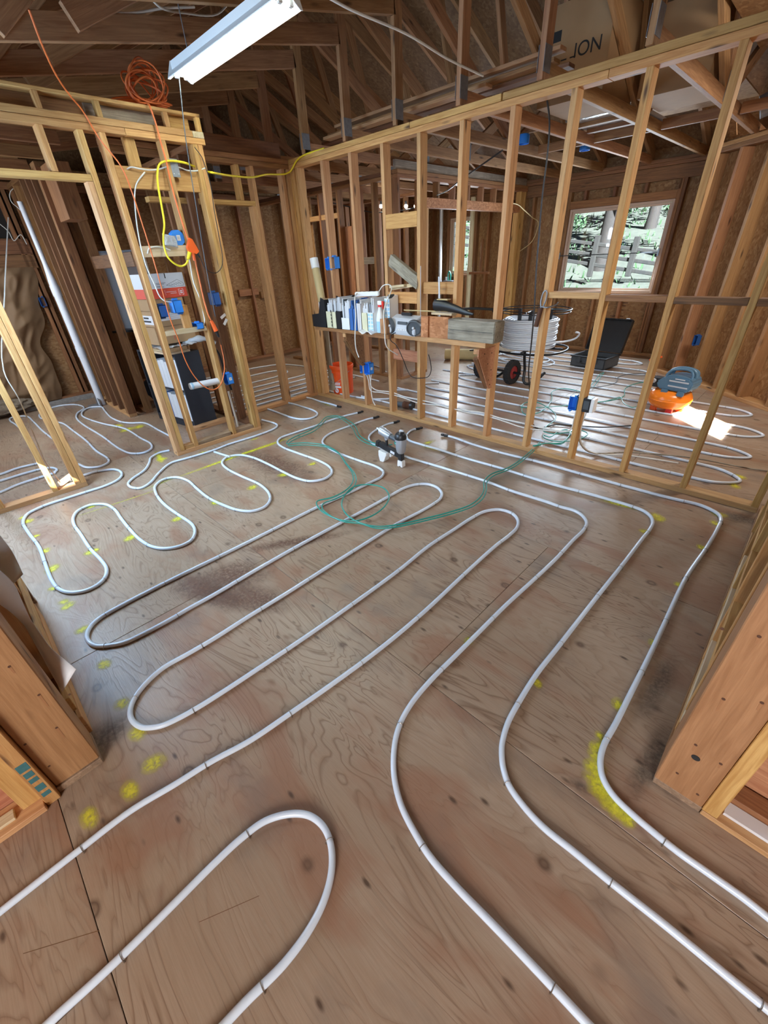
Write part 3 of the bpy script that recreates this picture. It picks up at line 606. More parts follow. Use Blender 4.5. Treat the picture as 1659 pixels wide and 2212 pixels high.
for x, s in ((-3.2, 1), (5.45, 1)):
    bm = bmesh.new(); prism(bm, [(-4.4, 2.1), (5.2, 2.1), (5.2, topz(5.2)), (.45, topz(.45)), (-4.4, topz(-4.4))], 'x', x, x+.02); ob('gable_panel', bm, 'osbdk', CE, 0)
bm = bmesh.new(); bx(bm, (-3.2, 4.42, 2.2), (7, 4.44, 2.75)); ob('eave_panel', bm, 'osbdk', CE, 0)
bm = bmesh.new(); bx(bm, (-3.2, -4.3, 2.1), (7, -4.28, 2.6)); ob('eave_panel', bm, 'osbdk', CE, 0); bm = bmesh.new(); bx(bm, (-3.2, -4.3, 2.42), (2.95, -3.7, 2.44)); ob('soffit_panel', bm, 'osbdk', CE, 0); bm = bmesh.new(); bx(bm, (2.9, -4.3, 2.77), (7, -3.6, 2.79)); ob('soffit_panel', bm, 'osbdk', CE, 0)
for y, z, x0, x1, mt in ((.20, 2.53, .25, 2.1, 'truss'), (.30, 2.57, .2, 2.55, 'old'), (.38, 2.545, 0, 2.62, 'olddk'), (.27, 2.61, .35, 2.6, 'truss')):
    board('catwalk_board', (x0, y, z), (x1, y+.09, z+.022), mt, CE)
for a, b in ((2.06, 2.62), (2.68, 3.24), (3.28, 3.85), (1.45, 2.01)):
    board('blocking', (a, 2.30, 2.43), (b, 2.335, 2.505), 'old', CE)
for x in (-2.35, -1.75, -1.15, -.55): board('ceiling_joist', (x, -3.65, 2.445), (x+.038, -2.0, 2.535), 'truss', CE)
for x in (-2.05, -1.45, -.85, -.25): board('ceiling_joist', (x, -3.65, 2.36), (x+.038, -2.0, 2.44), 'old', CE)
for i, (x0, x1, y0, y1) in enumerate(((2.06, 3.2, 2.2, 3.3), (3.3, 4.4, .9, 2.2), (3.3, 4.4, 2.22, 3.4))): board('sheathing_panel', (x0, y0, 2.70+.1*i), (x1, y1, 2.712+.1*i), 'osb', CE, 0)

# ============================================================ HEATING PIPES ON THE FLOOR
PR = .0106
stap = bmesh.new()
sweep(stap, [Vector((0, (PR+.0022)*math.cos(a), PR+(PR+.0022)*math.sin(a))) if a is not None else None for a in [PI*i/8 for i in range(9)]], .0011, 4)
bx(stap, (-.0016, PR+.0008, 0), (.0016, PR+.0038, PR)); bx(stap, (-.0016, -PR-.0038, 0), (.0016, -PR-.0008, PR))
stap_me = bpy.data.meshes.new('staple'); stap.to_mesh(stap_me); stap.free(); stap_me.materials.append(M['staple'])
def pipe(name, label, pts, world=False, step=.36, caps=(), r=PR, cat='pipe', group=None, z=PR, lift=None, mat='pex'):
    W_ = [Vector((p[0], p[1], z)) if world else F(p[0], p[1], z) for p in pts]
    S = smoothpts(W_, 7)
    if lift:
        for p in S: p.z += lift(p)
    root = thing(name, label, cat, (W_[0].x, W_[0].y, 0), 0, group); base = root.location.copy()
    bm = bmesh.new(); sweep(bm, [p-base for p in S], r, 10); ob('pipe_run', bm, mat, root, 1.2)
    for end in caps:
        e, q = (S[0], S[2]) if end == 0 else (S[-1], S[-3]); d = (e-q).normalized()
        bm = bmesh.new(); cyl(bm, e-base-d*.03, e-base+d*.006, r*1.25, r*1.2, 10); cyl(bm, e-base+d*.004, e-base+d*.034, r*1.1, r*.5, 8); bx(bm, e-base+d*.03-Vector((.012, .012, .003)), e-base+d*.03+Vector((.012, .012, .014)))
        ob('taped_end', bm, 'cap', root, .5)
    if step:
        acc = step*.4
        for a, b in zip(S, S[1:]):
            L = (b-a).length; acc += L
            if acc >= step and L > 0:
                acc -= step*random.uniform(.85, 1.15); d = b-a
                o = link('staple', stap_me, None, root); o.location = (b.x-base.x, b.y-base.y, b.z-z); o.rotation_euler = (0, 0, math.atan2(d.y, d.x))
    return root
pipe('heating_pipe', 'white floor heating pipe snaking in tight bends along the left wall to a taped end', [(150, 1033), (186, 1025), (199, 1021), (220.6, 1016.6), (244, 1014), (258.6, 1017.5), (263, 1026.6), (253, 1037.4), (226, 1050), (191.7, 1061), (144.7, 1076), (97.6, 1091.7), (63, 1108), (53, 1118), (50, 1130), (61, 1150), (84.6, 1182), (98.7, 1221), (113, 1256), (130, 1274), (155, 1280), (187, 1275), (211.5, 1263), (227, 1247), (230, 1228), (218.5, 1210), (195.6, 1186), (173, 1152), (160, 1133), (158.6, 1117), (169, 1103), (195, 1091), (225.6, 1089.5), (247, 1100), (261, 1119), (282, 1145), (303, 1166), (328, 1180.5), (356, 1185), (388, 1180), (412, 1168), (421, 1152), (416, 1134), (388, 1113.5), (363, 1096), (346, 1080), (336, 1063), (336, 1049), (353, 1036), (378, 1031), (405, 1038), (425, 1055), (450, 1075), (480, 1090), (515, 1102), (545, 1104), (570, 1096), (583, 1081), (580, 1064), (560, 1046), (520, 1028), (490, 1012), (480, 999), (490, 988), (516, 983), (545, 988), (580, 1003), (615, 1021), (644, 1034), (672, 1039.5), (699, 1035), (716, 1023), (714, 1011), (695, 998), (644, 979), (612, 966.6), (600, 956), (606, 946), (636, 935), (686.6, 918), (729, 903), (767, 893), (777, 891)], caps=(1,))
pipe('heating_pipe', 'white floor heating pipe running beside the closet wall with a wavy left end', [(366, 973), (345, 978), (326, 989), (323, 998.7), (312, 1016), (285, 1035), (277, 1045), (285, 1053), (305, 1054), (323, 1044), (344, 1021), (370, 1000), (400, 991), (425, 984), (463, 972), (494, 960), (548, 943), (584, 930), (597, 923), (598, 917), (584, 911.5), (566, 907)])
pipe('heating_pipe', 'short straight white floor pipe between the closet pipe and a bend', [(463, 976), (497, 987)], step=0)
pipe('heating_pipe', 'longest white floor heating pipe laid in wide hairpins across the middle of the room', [(811, 902), (796, 905), (750, 922), (716, 935), (701, 945.5), (697, 956), (708, 966.6), (737, 981), (779, 996), (813, 1008), (828, 1019), (824, 1030), (805, 1040), (746, 1068), (686.6, 1095), (623, 1127), (560, 1159), (460, 1208.7), (416, 1230), (363, 1256), (313.7, 1281), (264, 1307), (215, 1335.6), (195, 1355), (187.5, 1374), (194, 1388), (211.5, 1395.5), (239.7, 1393.7), (271, 1387), (310, 1369), (363, 1341), (409, 1314), (460, 1286), (550, 1233), (646.5, 1178), (737, 1129), (796, 1097), (855, 1064), (874, 1054), (897.6, 1047), (923, 1046), (944, 1053), (954, 1065), (951, 1077), (935.5, 1089), (910, 1104), (855, 1133), (783.6, 1177.6), (700, 1230), (620, 1281), (540, 1330), (460, 1381), (405, 1413), (352.5, 1443), (313.7, 1478), (289, 1512), (281, 1538), (287, 1558), (306.7, 1571), (328, 1571.5), (352.5, 1566.5), (387.8, 1550.6), (423, 1531), (470, 1502), (560, 1443), (660, 1376), (760, 1306), (860, 1233), (927, 1179), (982, 1143), (1015.7, 1121), (1047, 1105), (1079, 1101), (1104, 1108), (1118, 1122), (1117, 1139), (1100, 1156.5), (1070.6, 1179), (1000, 1243), (930, 1309), (860, 1370), (790, 1425), (720, 1476), (640, 1532), (540, 1600), (455, 1646), (380, 1693), (280, 1753), (160, 1845), (70, 1915), (0, 1970), (-60, 2018)], caps=(0,))
pipe('heating_pipe', 'white floor pipe curling around behind the nail gun then bending far down the floor centre', [(855, 912), (838, 916), (813, 928.6), (799, 940), (798, 950), (810, 961), (845, 975), (880.7, 987.7), (965, 1013), (1045, 1038), (1108.5, 1061.5), (1176, 1082.6), (1212, 1095), (1240, 1103), (1257, 1113), (1267, 1128), (1261, 1144), (1238, 1167), (1200, 1208), (1150, 1255), (1095, 1305), (1040, 1360), (985, 1415), (930, 1470), (890, 1518), (866, 1560), (854, 1600), (850, 1650), (853.5, 1690), (867.5, 1742), (895, 1797), (930, 1852), (985, 1915), (1055, 1987), (1120, 2054), (1195, 2133), (1270, 2213), (1330, 2275)], caps=(0,))
pipe('heating_pipe', 'white floor pipe curled right of the nail gun, with a yellow marked corner', [(904, 926), (893, 928), (880, 937.5), (882, 950), (910, 960), (948, 971), (1007, 990), (1087.5, 1013), (1193, 1046), (1260, 1063.5), (1322, 1080.7), (1358.5, 1091.6), (1389, 1103), (1405, 1115), (1410, 1128), (1404, 1143), (1389, 1162), (1340, 1226), (1297, 1280), (1250, 1340), (1205, 1398), (1160, 1455), (1122, 1515), (1097, 1562), (1085, 1605), (1084, 1630), (1087.5, 1660), (1100, 1697), (1130, 1740), (1175, 1788), (1240, 1840), (1320, 1906), (1440, 2001), (1550, 2091), (1659, 2181), (1730, 2240)], caps=(0,))
pipe('heating_pipe', 'white floor pipe nearest the middle stud wall and the right wall', [(962, 941), (973.5, 943), (1016, 958), (1079, 977), (1151, 994.5), (1223, 1014.5), (1341, 1047.5), (1449, 1076), (1509, 1090), (1536, 1101), (1553, 1112), (1557.5, 1123), (1552, 1138), (1528.5, 1180), (1481.5, 1249), (1431, 1357), (1395, 1433), (1362, 1498.5), (1329.6, 1563.6), (1304, 1610.6), (1297, 1643), (1302, 1679), (1324, 1717), (1366, 1759), (1413, 1799), (1467, 1842), (1530, 1886), (1610, 1943), (1659, 1982), (1740, 2045)], caps=(0,))
pipe('heating_pipe', 'white floor pipe making one tall hairpin at the bottom centre of the view', [(40, 2275), (105, 2211), (240, 2087), (390, 1938), (470, 1858), (520, 1812), (572, 1774), (630, 1758), (670, 1763), (700, 1788), (715, 1827), (716.5, 1880), (702, 1940), (670, 2005), (615, 2080), (530, 2165), (487, 2211), (430, 2275)])
pipe('heating_pipe', 'white floor pipe in a small loop at the far corner ending near the orange bucket', [(732, 878.5), (716, 873), (694, 867.7), (672, 860.5), (650.6, 857), (629, 857), (616, 860.5), (613, 864.5), (620, 868.8), (636, 873), (654, 878.6), (676, 886), (685.5, 892.5), (682, 899), (668.7, 904), (650.6, 905.3), (633, 902.5), (608, 894), (582, 884.5), (566, 881), (550, 882)], caps=(0,))
for lab, pts in (('white floor pipe with two open loops beyond the left doorway', [(367, 942), (342, 929), (310, 913.5), (285, 914), (262.6, 911.6), (240.5, 902), (226, 887), (218, 879), (196, 880), (182, 886), (177, 897), (190, 905), (221.5, 915), (269, 926), (304, 946.5), (326, 959), (326, 970), (310, 978), (285, 979.6), (262.6, 971.8), (221.5, 943), (177, 915), (165, 902), (168, 892), (181, 883), (177, 877), (155, 874), (126.6, 877), (97, 886), (86, 895), (88, 903), (110, 909), (136, 915), (158, 930.6), (187, 952.7), (209, 975), (233, 991), (233, 1000), (215, 1008), (190, 1010), (170, 1003)]),
                 ('white floor pipe in a narrow loop at the bath room kerb', [(60, 943), (35, 918), (22, 909), (24, 903), (40, 899.5), (57, 899.5), (73, 911.6), (92, 930.6), (120, 952.7)]),
                 ('white floor pipe nearest the left doorway threshold', [(-30, 1071), (0, 1063.6), (36, 1048), (90, 1030), (120, 1021)]),
                 ('white floor pipe with a short hairpin inside the left doorway', [(-30, 1047), (0, 1039), (45, 1025), (90, 1013), (112, 1010.5), (123, 1015), (116, 1022)]),
                 ('white floor pipe furthest inside the left doorway', [(-30, 1033), (0, 1025), (36, 1012), (81, 1001)])):
    pipe('bath_pipe', lab, pts, step=.6)
# corridor behind the closet: parallel runs along y
for i, (x, y0) in enumerate(((-.36, -1.08), (-.53, -1.08), (-.72, -1.08), (-.93, -1.08), (-1.15, -1.08))):
    pipe('corridor_pipe', 'straight white floor pipe in the corridor, %s from the corridor door sill' % ('nearest', 'second', 'third', 'fourth', 'fifth')[i], [(x, y0), (x, -.4), (x+.01, .3), (x, .9)], True, .7)
pipe('corridor_pipe', 'white floor pipe with a round end beside the corridor osb wall', [(-1.42, -1.0), (-1.42, -.2), (-1.46, .35), (-1.62, .55), (-1.80, .40), (-1.84, -.1), (-1.84, -1.0)], True, .7)
pipe('corridor_pipe', 'white floor pipe turning the back corner of the corridor', [(-2.30, -1.0), (-2.30, .3), (-2.15, .75), (-1.85, .88), (-1.0, .95), (-.3, .98), (.1, .95)], True, .7)
# back room: long hairpins along x, their right ends following the angled wall
hair = [(.28, .59, 4.36), (.84, 1.10, 4.35), (1.42, 1.72, 4.36), (2.00, 2.30, 4.20), (2.60, 2.90, 3.55), (3.18, 3.48, 2.95), (3.74, 4.02, 2.68)]
names = ['nearest the stud wall', 'second from the stud wall', 'third from the stud wall, crossed by sunlight', 'behind the compressor', 'in front of the black case', 'behind the black case', 'along the far wall']
for i, (a, b, xe) in enumerate(hair):
    r = (b-a)/2; xl = .75+.12*(i % 3) if i < 5 else .9
    pts = [(xl-.3, a), (xl+.6, a), (xe-.9, a), (xe-.35, a+.005), (xe-.12, a+.03), (xe, (a+b)/2), (xe-.12, b-.03), (xe-.35, b-.005), (xe-.9, b), (xl+.5, b), (xl, b+.01), (xl-.14, b+.13), (xl, b+.26)]
    if i == 6: pts = pts[:-2]
    pipe('back_room_pipe', 'white floor heating hairpin in the back room, %s' % names[i], pts, True, .55)
pipe('back_room_pipe', 'white floor pipe curving near the work lights behind the radio', [(-1.4, 1.5), (-.6, 1.6), (.2, 1.1), (.6, .72), (.85, .5), (.7, .3), (.3, .2), (-.5, .25), (-1.2, .6)], True, .8)
pipe('loose_coil', 'loose coil of white pipe lying on the floor behind the reel cart', [(-.2, 3.9), (.9, 3.3), (1.35, 3.15), (1.5, 3.35), (1.2, 3.62), (.75, 3.6), (.6, 3.3), (.95, 3.0), (1.5, 2.95), (1.65, 3.2), (1.4, 3.5)], True, 0, z=.014, lift=lambda p: .012+.012*math.sin(p.x*9+p.y*7), cat='pipe coil')

# ============================================================ LIGHT FIXTURE
t = thing('shop_light', 'long lit fluorescent shop light hanging under the roof trusses', 'light', (1.39, -1.42, 2.60), 0)
bm = bmesh.new(); L = .625
prism(bm, [(-.045, .075), (.045, .075), (.045, .035), (.085, -.008), (.083, -.012), (.040, .031), (-.040, .031), (-.083, -.012), (-.085, -.008), (-.045, .035)], 'x', -L, L); ob('reflector_housing', bm, 'lampwhite', t, .3)
for s in (-1, 1):
    bm = bmesh.new(); prism(bm, [(-.086, -.014), (-.046, .078), (.046, .078), (.086, -.014), (.07, -.014), (.03, .01), (-.03, .01), (-.07, -.014)], 'x', s*L, s*(L+.006)); ob('end_plate', bm, 'lampwhite', t, .3)
    bm = bmesh.new(); cyl(bm, (0, s*.032, .012), (0, s*.032, .012+.0001), .001); bm.clear(); cyl(bm, (-L+.02, s*.032, .008), (L-.02, s*.032, .008), .0127, n=12); ob('fluorescent_tube', bm, 'tube_on', t, .6)
    for e in (-1, 1):
        bm = bmesh.new(); bx(bm, (e*(L-.022)-.012, s*.032-.013, -.008), (e*(L-.022)+.012, s*.032+.013, .032), .003); ob('lamp_holder', bm, 'white', t, .5)
    tubeob('hanging_chain', [(s*.45, 0, .075), (s*.45, 0, .30)], .003, 'galv', t, 6)
tubeob('power_lead', [(L, .0, .05), (.72, .04, .03), (.80, .25, -.02), (.86, .6, -.05), (.88, .95, -.09), (.90, 1.30, -.11)], .006, 'cable', t, 8)
tubeob('drop_wire', [(-.60, -.02, .0), (-.66, -.04, -.3), (-.72, -.05, -.7), (-.79, -.05, -1.1), (-.81, -.06, -1.45)], .0035, 'greydk', t, 6)

# ============================================================ CLOSET WALL FITTINGS
XC = .436
def cable(name, label, pts, r, mat, cat='cable', sub=5, group=None):
    P = [Vector(p) for p in pts]; bm = bmesh.new(); sweep(bm, [p-P[0] for p in smoothpts(P, sub)], r, 8)
    o = ob(name, bm, mat, None, 1.2); o.location = P[0]; return tag(o, label, cat, group)
def XP(px, py, d=0.0): return at(px, py, 'x', XC+d)
# coil of orange cord on the cap plate
t = thing('orange_cord_coil', 'bundle of orange extension cord coiled on top of the closet wall', 'cord', (.36, -1.50, 2.518))
for i in range(13):
    ay, az = .085+.055*((i*7) % 5)/5, .075+.060*((i*3) % 5)/5; ph = i*1.7; tw = .5*math.sin(i*2.3); bm = bmesh.new()
    pts = [Vector((.05*math.sin(a+ph)+.012*math.sin(i), ay*math.cos(a)+tw*.10*math.sin(a)+.02*math.sin(ph), az+az*.92*math.sin(a)+.012*(1+math.sin(a*2+ph)))) for a in [2*PI*k/26 for k in range(27)]]
    sweep(bm, [Vector((p.x, p.y, max(p.z, .006))) for p in pts], .0055, 7); ob('cord_loop', bm, 'orangec', t, 1.2)
for i in range(3):
    bm = bmesh.new(); sweep(bm, [Vector((.06*math.cos(a)-.01, (.15+.02*i)*math.cos(a+.3)*1.0-.04, .008+.010*i+.02*math.sin(a)**2)) for a in [2*PI*k/22 for k in range(23)]], .0055, 7); ob('cord_loop', bm, 'orangec', t, 1.2)
cable('hanging_extension', 'thick orange cord hanging from the coil down the closet studs to the three way plug', [(.40, -1.53, 2.525), XP(322, 226, .03), XP(335, 262, .03), XP(348, 310, .035), XP(360, 352, .03), XP(367, 385, .035), XP(377, 425, .035), XP(388, 462, .035), XP(400, 500, .035), XP(406, 517, .035)], .0065, 'orangec', 'cord')
cable('hanging_extension', 'orange cord running down from the three way plug to the dangling orange connector', [XP(420, 548, .035), XP(424, 575, .03), XP(432, 610, .03), XP(441, 650, .03), XP(450, 680, .04), XP(456, 693, .045)], .0065, 'orangec', 'cord')
cable('thin_orange_cord', 'thin orange cord looping from the roof past the closet to the floor socket', [at(62, 20, 'x', 1.0), at(90, 95, 'x', .9), at(120, 160, 'x', .75), at(150, 205, 'x', .6), XP(181, 243, .012), XP(215, 300, .03), XP(262, 360, .03), XP(285, 415, .03), XP(303, 470, .03), XP(322, 530, .03), XP(340, 590, .04), XP(354, 640, .03), XP(368, 690, .03), XP(386, 735, .02), XP(400, 777, .02), XP(418, 810, .02), XP(440, 834, .02), XP(460, 842, .02), XP(476, 832, .02), XP(484, 805, .02), XP(484, 780, .01), XP(477, 745, -.02)], .005, 'orangec', 'cord')
cable('yellow_cord', 'bright yellow extension cord swagged from the middle wall to the closet plug', [(.47, .02, 2.42), at(655, 336, 'y', -.01), at(640, 348, 'y', -.02), (-.02, -.06, 2.30), at(575, 377, 'x', 0), at(545, 383, 'x', .1), at(510, 381, 'x', .2), at(480, 377, 'x', .32), XP(459, 373, .01), XP(440, 369, -.09), XP(420, 360, -.05), XP(400, 352, .02), XP(378, 348, .02), XP(355, 349, .03), XP(344, 356, .035), XP(340, 375, .035), XP(342, 405, .035), XP(350, 450, .04), XP(355, 485, .045), XP(353, 510, .045), XP(355, 535, .045), XP(363, 556, .045), XP(378, 570, .045), XP(392, 575, .045), XP(402, 570, .045), XP(406, 562, .045)], .0075, 'yellow', 'cord')
t = thing('three_way_plug', 'orange triangular three way plug adapter hanging on a closet stud', 'plug', XP(412, 530, .03))
o_ = t.location
def rel(px, py, d): return XP(px, py, d)-o_
bm = bmesh.new(); poly = [(rel(*p, .03).y, rel(*p, .03).z) for p in ((406, 514), (412, 517), (427, 543), (422, 549), (406, 545), (402, 535))]; prism(bm, poly, 'x', -.004, .03); ob('adapter_body', bm, 'orange', t, .4)
bm = bmesh.new(); cyl(bm, rel(410, 545, .045), rel(406, 560, .045), .016, .011); ob('yellow_connector', bm, 'yellow', t)
bm = bmesh.new(); cyl(bm, rel(416, 546, .045), rel(420, 563, .045), .013, .009); ob('orange_connector', bm, 'orange', t)
bm = bmesh.new(); cyl(bm, rel(425, 546, .045), rel(432, 556, .045), .011, .007); ob('black_connector', bm, 'black', t)
t = thing('cord_connector', 'orange cord connector joined to a black plug hanging low on the closet stud', 'plug', XP(456, 693, .045)); o_ = t.location
bm = bmesh.new(); cyl(bm, (0, 0, 0), rel(467, 715, .05), .014, .021); ob('orange_connector', bm, 'orange', t)
bm = bmesh.new(); cyl(bm, rel(467, 716, .05), rel(473, 728, .05), .016, .008); ob('black_connector', bm, 'black', t)
cable('black_lead', 'thin dark lead drooping from the three way plug across the end studs', [XP(431, 555, .045), XP(441, 575, .03), XP(455, 588, .02), XP(468, 589, .01), XP(478, 578, .01), XP(481, 560, .01), XP(474, 515, .01), XP(462, 450, .01), XP(455, 400, .02), XP(436, 340, .02), XP(420, 318, .03)], .003, 'black', 'cable')
for lab, pts in (('white cable arcing across the header blocks by the yellow cord', [XP(274, 366, -.05), XP(283, 361, -.03), XP(300, 364, -.02), XP(325, 367, -.02), XP(345, 365, -.02), XP(362, 360, -.01), XP(385, 361, -.02), XP(405, 368, -.02), XP(425, 369, -.01), XP(443, 363, .0)]),
                 ('white cable dropping in a curve behind the closet stud', [XP(313, 372, -.02), XP(303, 384, -.01), XP(294, 400, -.01), XP(291, 425, -.01), XP(293, 460, -.01), XP(298, 500, .0), XP(306, 540, .0), XP(318, 580, .0), XP(334, 615, .0), XP(345, 640, .0), XP(356, 650, .01), XP(370, 653, .01)]),
                 ('white cable on the middle closet stud ending in the lower blue box', [XP(383, 440, -.01), XP(395, 480, -.005), XP(403, 520, -.005), XP(410, 565, -.005), XP(418, 610, -.005), XP(432, 645, -.005), XP(439, 675, -.005), XP(442, 692, -.005), XP(440, 703, .0)]),
                 ('white cable stub on the pale block below the round blue box', [XP(319, 548, .002), XP(322, 537, .004), XP(335, 533, .006), XP(352, 535, .006), XP(368, 540, .006)])):
    cable('white_cable', lab, pts, .005, 'cable')
def bluebox(label, loc, w, h, d, rz=0, mat='blue', sticker=True, lid=None):
    """open plastic wall box: back, four sides, nail lugs; front faces +x before turning"""
    t = thing('electrical_box', label, 'electrical box', loc, rz)
    bm = bmesh.new(); q = .003
    bx(bm, (-d/2, -w/2, -h/2), (-d/2+q, w/2, h/2)); bx(bm, (-d/2, -w/2, -h/2), (d/2, -w/2+q, h/2)); bx(bm, (-d/2, w/2-q, -h/2), (d/2, w/2, h/2)); bx(bm, (-d/2, -w/2, -h/2), (d/2, w/2, -h/2+q)); bx(bm, (-d/2, -w/2, h/2-q), (d/2, w/2, h/2))
    ob('box_body', bm, mat, t, .3)
    for s in (-1, 1):
        bm = bmesh.new(); bx(bm, (-.01, s*w*.22-.008, s*(h/2+.006)-.007), (d/2, s*w*.22+.008, s*(h/2+.006)+.007), .001); ob('nail_lug', bm, mat, t, .3)
    if sticker:
        bm = bmesh.new(); bx(bm, (-.014, w/2, -.014), (.014, w/2+.0008, .014)); ob('sticker', bm, 'white', t, 0)
        bm = bmesh.new(); bx(bm, (-.007, w/2+.0008, -.007), (.007, w/2+.0012, .007)); ob('sticker_print', bm, 'silver', t, 0)
    return t
bluebox('blue plastic box beside the white and red carton on the closet stud', XP(380, 662, -.03), .10, .095, .07, PI/2, sticker=False); bluebox('small blue box on the hidden side of the left closet stud', XP(352, 672, -.03), .045, .09, .07, -PI/2, 'bluedk', False)
bluebox('blue box standing on the lower closet block with a white cable', XP(427, 703, -.03), .11, .05, .06, -PI/2, sticker=False); bluebox('dark blue box between the orange cords and the end closet studs', XP(463, 645, -.06), .10, .10, .06, PI/2, 'bluedk', False); bluebox('low blue box with white sticker behind the white pipe stub', XP(493, 817, -.04), .09, .10, .06, -PI/2, 'blue', True)
t = thing('round_box', 'round blue ceiling box sitting on the pale closet block', 'electrical box', XP(382, 514, -.03)); bm = bmesh.new(); prism(bm, [(.055*math.cos(2*PI*i/10), .055*math.sin(2*PI*i/10)) for i in range(10)], 'x', -.03, .025); ob('box_body', bm, 'blue', t, .5)
bm = bmesh.new(); bx(bm, (.026, -.012, -.02), (.0266, .018, .018)); ob('sticker', bm, 'white', t, 0); bm = bmesh.new(); bx(bm, (.0267, -.006, -.012), (.0273, .012, .010)); ob('sticker_print', bm, 'silver', t, 0)
t = thing('screw_bag', 'clear plastic bag of screws hung beside the round blue box', 'bag', XP(367, 520, .01)); bm = bmesh.new(); bmesh.ops.create_grid(bm, x_segments=8, y_segments=8, size=.05); [setattr(v, 'co', Vector((.012*noise.noise(v.co*40)+.01, v.co.x, v.co.y*.75-.2*v.co.x))) for v in bm.verts]; o = ob('bag_film', bm, 'plastic', t); o.modifiers.new('s', 'SOLIDIFY').thickness = .004
for i in range(9):
    bm = bmesh.new(); a = (i*2.4) % 3; c = Vector((.012, -.03+.03*(i % 3), -.025+.02*(i//3))); cyl(bm, c, c+Vector((0, .018*math.cos(a), .018*math.sin(a))), .0028, .001, 6); ob('screw', bm, 'silver', t)
t = thing('metal_tie', 'galvanised strap plate nailed on a closet stud beside the yellow cord', 'strap', XP(378, 363, .002)); bm = bmesh.new(); poly = [(rel(*p, .002).y, rel(*p, .002).z) for p in ()]; bx(bm, (0, -.03, -.055), (.002, .03, .055), .0008); ob('plate', bm, 'galv', t, .3)
for i in range(4): bm = bmesh.new(); cyl(bm, (.002, -.018+.036*(i % 2), -.035+.07*(i//2)), (.004, -.018+.036*(i % 2), -.035+.07*(i//2)), .004, n=8); ob('nail_head', bm, 'silver', t)
t = thing('pipe_stub', 'short white plastic pipe stub lying level across the closet', 'pipe', XP(410, 835, -.05)); o_ = t.location; e = rel(475, 822, -.05); bm = bmesh.new(); lathe(bm, [(.029, 0), (.029, e.length), (.025, e.length), (.025, .0), (.029, 0)], 20); o = ob('pipe_wall', bm, 'pvc', t, .6); o.rotation_euler = e.to_track_quat('Z', 'Y').to_euler()
bm = bmesh.new(); lathe(bm, [(.031, .012), (.032, .02), (.031, .028)], 20); o = ob('band', bm, 'bluefl', t); o.rotation_euler = e.to_track_quat('Z', 'Y').to_euler()
bm = bmesh.new(); sweep(bm, smoothpts([(.30, -1.42, .84), (.30, -1.40, .80), (.30, -1.385, .60), (.30, -1.37, .50), (.30, -1.36, .44)]), .011, 8); tag(ob('supply_pipe', bm, 'blackm', None, 1), 'dark steel water pipe beside the low blue box behind the closet end studs', 'pipe')
bm = bmesh.new(); sweep(bm, smoothpts([(.29, -1.39, .43), (.29, -1.385, .25), (.29, -1.38, .11), (.29, -1.38, .03)]), .011, 8); tag(ob('white_riser', bm, 'cable', None, 1), 'white riser pipe standing on the floor behind the closet end studs', 'pipe')

# ============================================================ INSIDE THE CLOSET
t = thing('bookcase', 'dark charcoal bookcase full of white binders standing in the closet', 'bookcase', (-.56, -1.57, 0), .16)
w2, d2, h2 = .37, .14, .78; q = .018
for nm, lo, hi in (('side_panel', (w2-q, -d2, 0), (w2, d2, h2)), ('side_panel', (-w2, -d2, 0), (-w2+q, d2, h2)), ('top_panel', (-w2+q, -d2, h2-q), (w2-q, d2, h2)), ('shelf', (-w2+q, -d2, .40), (w2-q, d2, .418)), ('shelf', (-w2+q, -d2, .06), (w2-q, d2, .078)), ('back_panel', (-w2+q, d2-.008, .02), (w2-q, d2, h2-q)), ('kick_board', (-w2+q, -d2, 0), (w2-q, -d2+.012, .058))):
    bm = bmesh.new(); bx(bm, lo, hi, .001); ob(nm, bm, 'navy', t, .3)
Rb = Matrix.Translation(t.location) @ Matrix.Rotation(.16, 4, 'Z'); n = 0
place = ('beside the dark side panel', 'second from the side panel', 'third from the side panel', 'fourth from the side panel', 'fifth from the side panel', 'sixth from the side panel', 'seventh from the side panel', 'eighth from the side panel')
for z, lev in ((.0785, 'lower'), (.4185, 'upper')):
    x = w2-q-.006
    for i in range(8):
        wd = random.choice((.05, .065, .075)); hh = random.uniform(.26, .30) if lev == 'lower' else random.uniform(.27, .31); mt = 'cardr' if (lev == 'upper' and i == 1) else ('bluebind' if (lev == 'lower' and i == 5) else 'cardw'); 
        t = thing('binder', '%s binder on the %s shelf of the dark bookcase, %s' % ({'cardr': 'red', 'bluebind': 'blue', 'cardw': 'white'}[mt], lev, place[i]), 'binder', Rb @ Vector((x-wd/2, -.015, z)), .16, 'binders in the closet bookcase')
        bm = bmesh.new(); a = wd/2-.001; bx(bm, (-a, -.115, 0), (-a+.003, .115, hh)); bx(bm, (a-.003, -.115, 0), (a, .115, hh)); bx(bm, (-a, -.118, 0), (a, -.114, hh)); ob('cover', bm, mt, t, 0)
        bm = bmesh.new(); bx(bm, (-a+.004, -.11, .006), (a-.004, .10, hh-.012)); ob('pages', bm, 'paper', t, 0)
        x -= wd+.002
        if x < -.26: break
def carton(name, label, loc, sx, sy, sz, mat, rz=0, group=None):
    t = thing(name, label, 'box', loc, rz, group); bm = bmesh.new(); bx(bm, (-sx/2, -sy/2, 0), (sx/2, sy/2, sz-.004), .002); ob('carton_body', bm, mat, t, .3)
    for s in (-1, 1):
        bm = bmesh.new(); bx(bm, (-sx/2, min(0, s*(sy/2))+.0008, sz-.0039), (sx/2, max(0, s*sy/2)-.0008, sz)); ob('carton_flap', bm, mat, t, 0)
    return t
BX = -.36
t = thing('wood_offcuts', 'pale board offcuts lying flat on the dark bookcase', 'boards', (BX, -1.60, .781), .12)
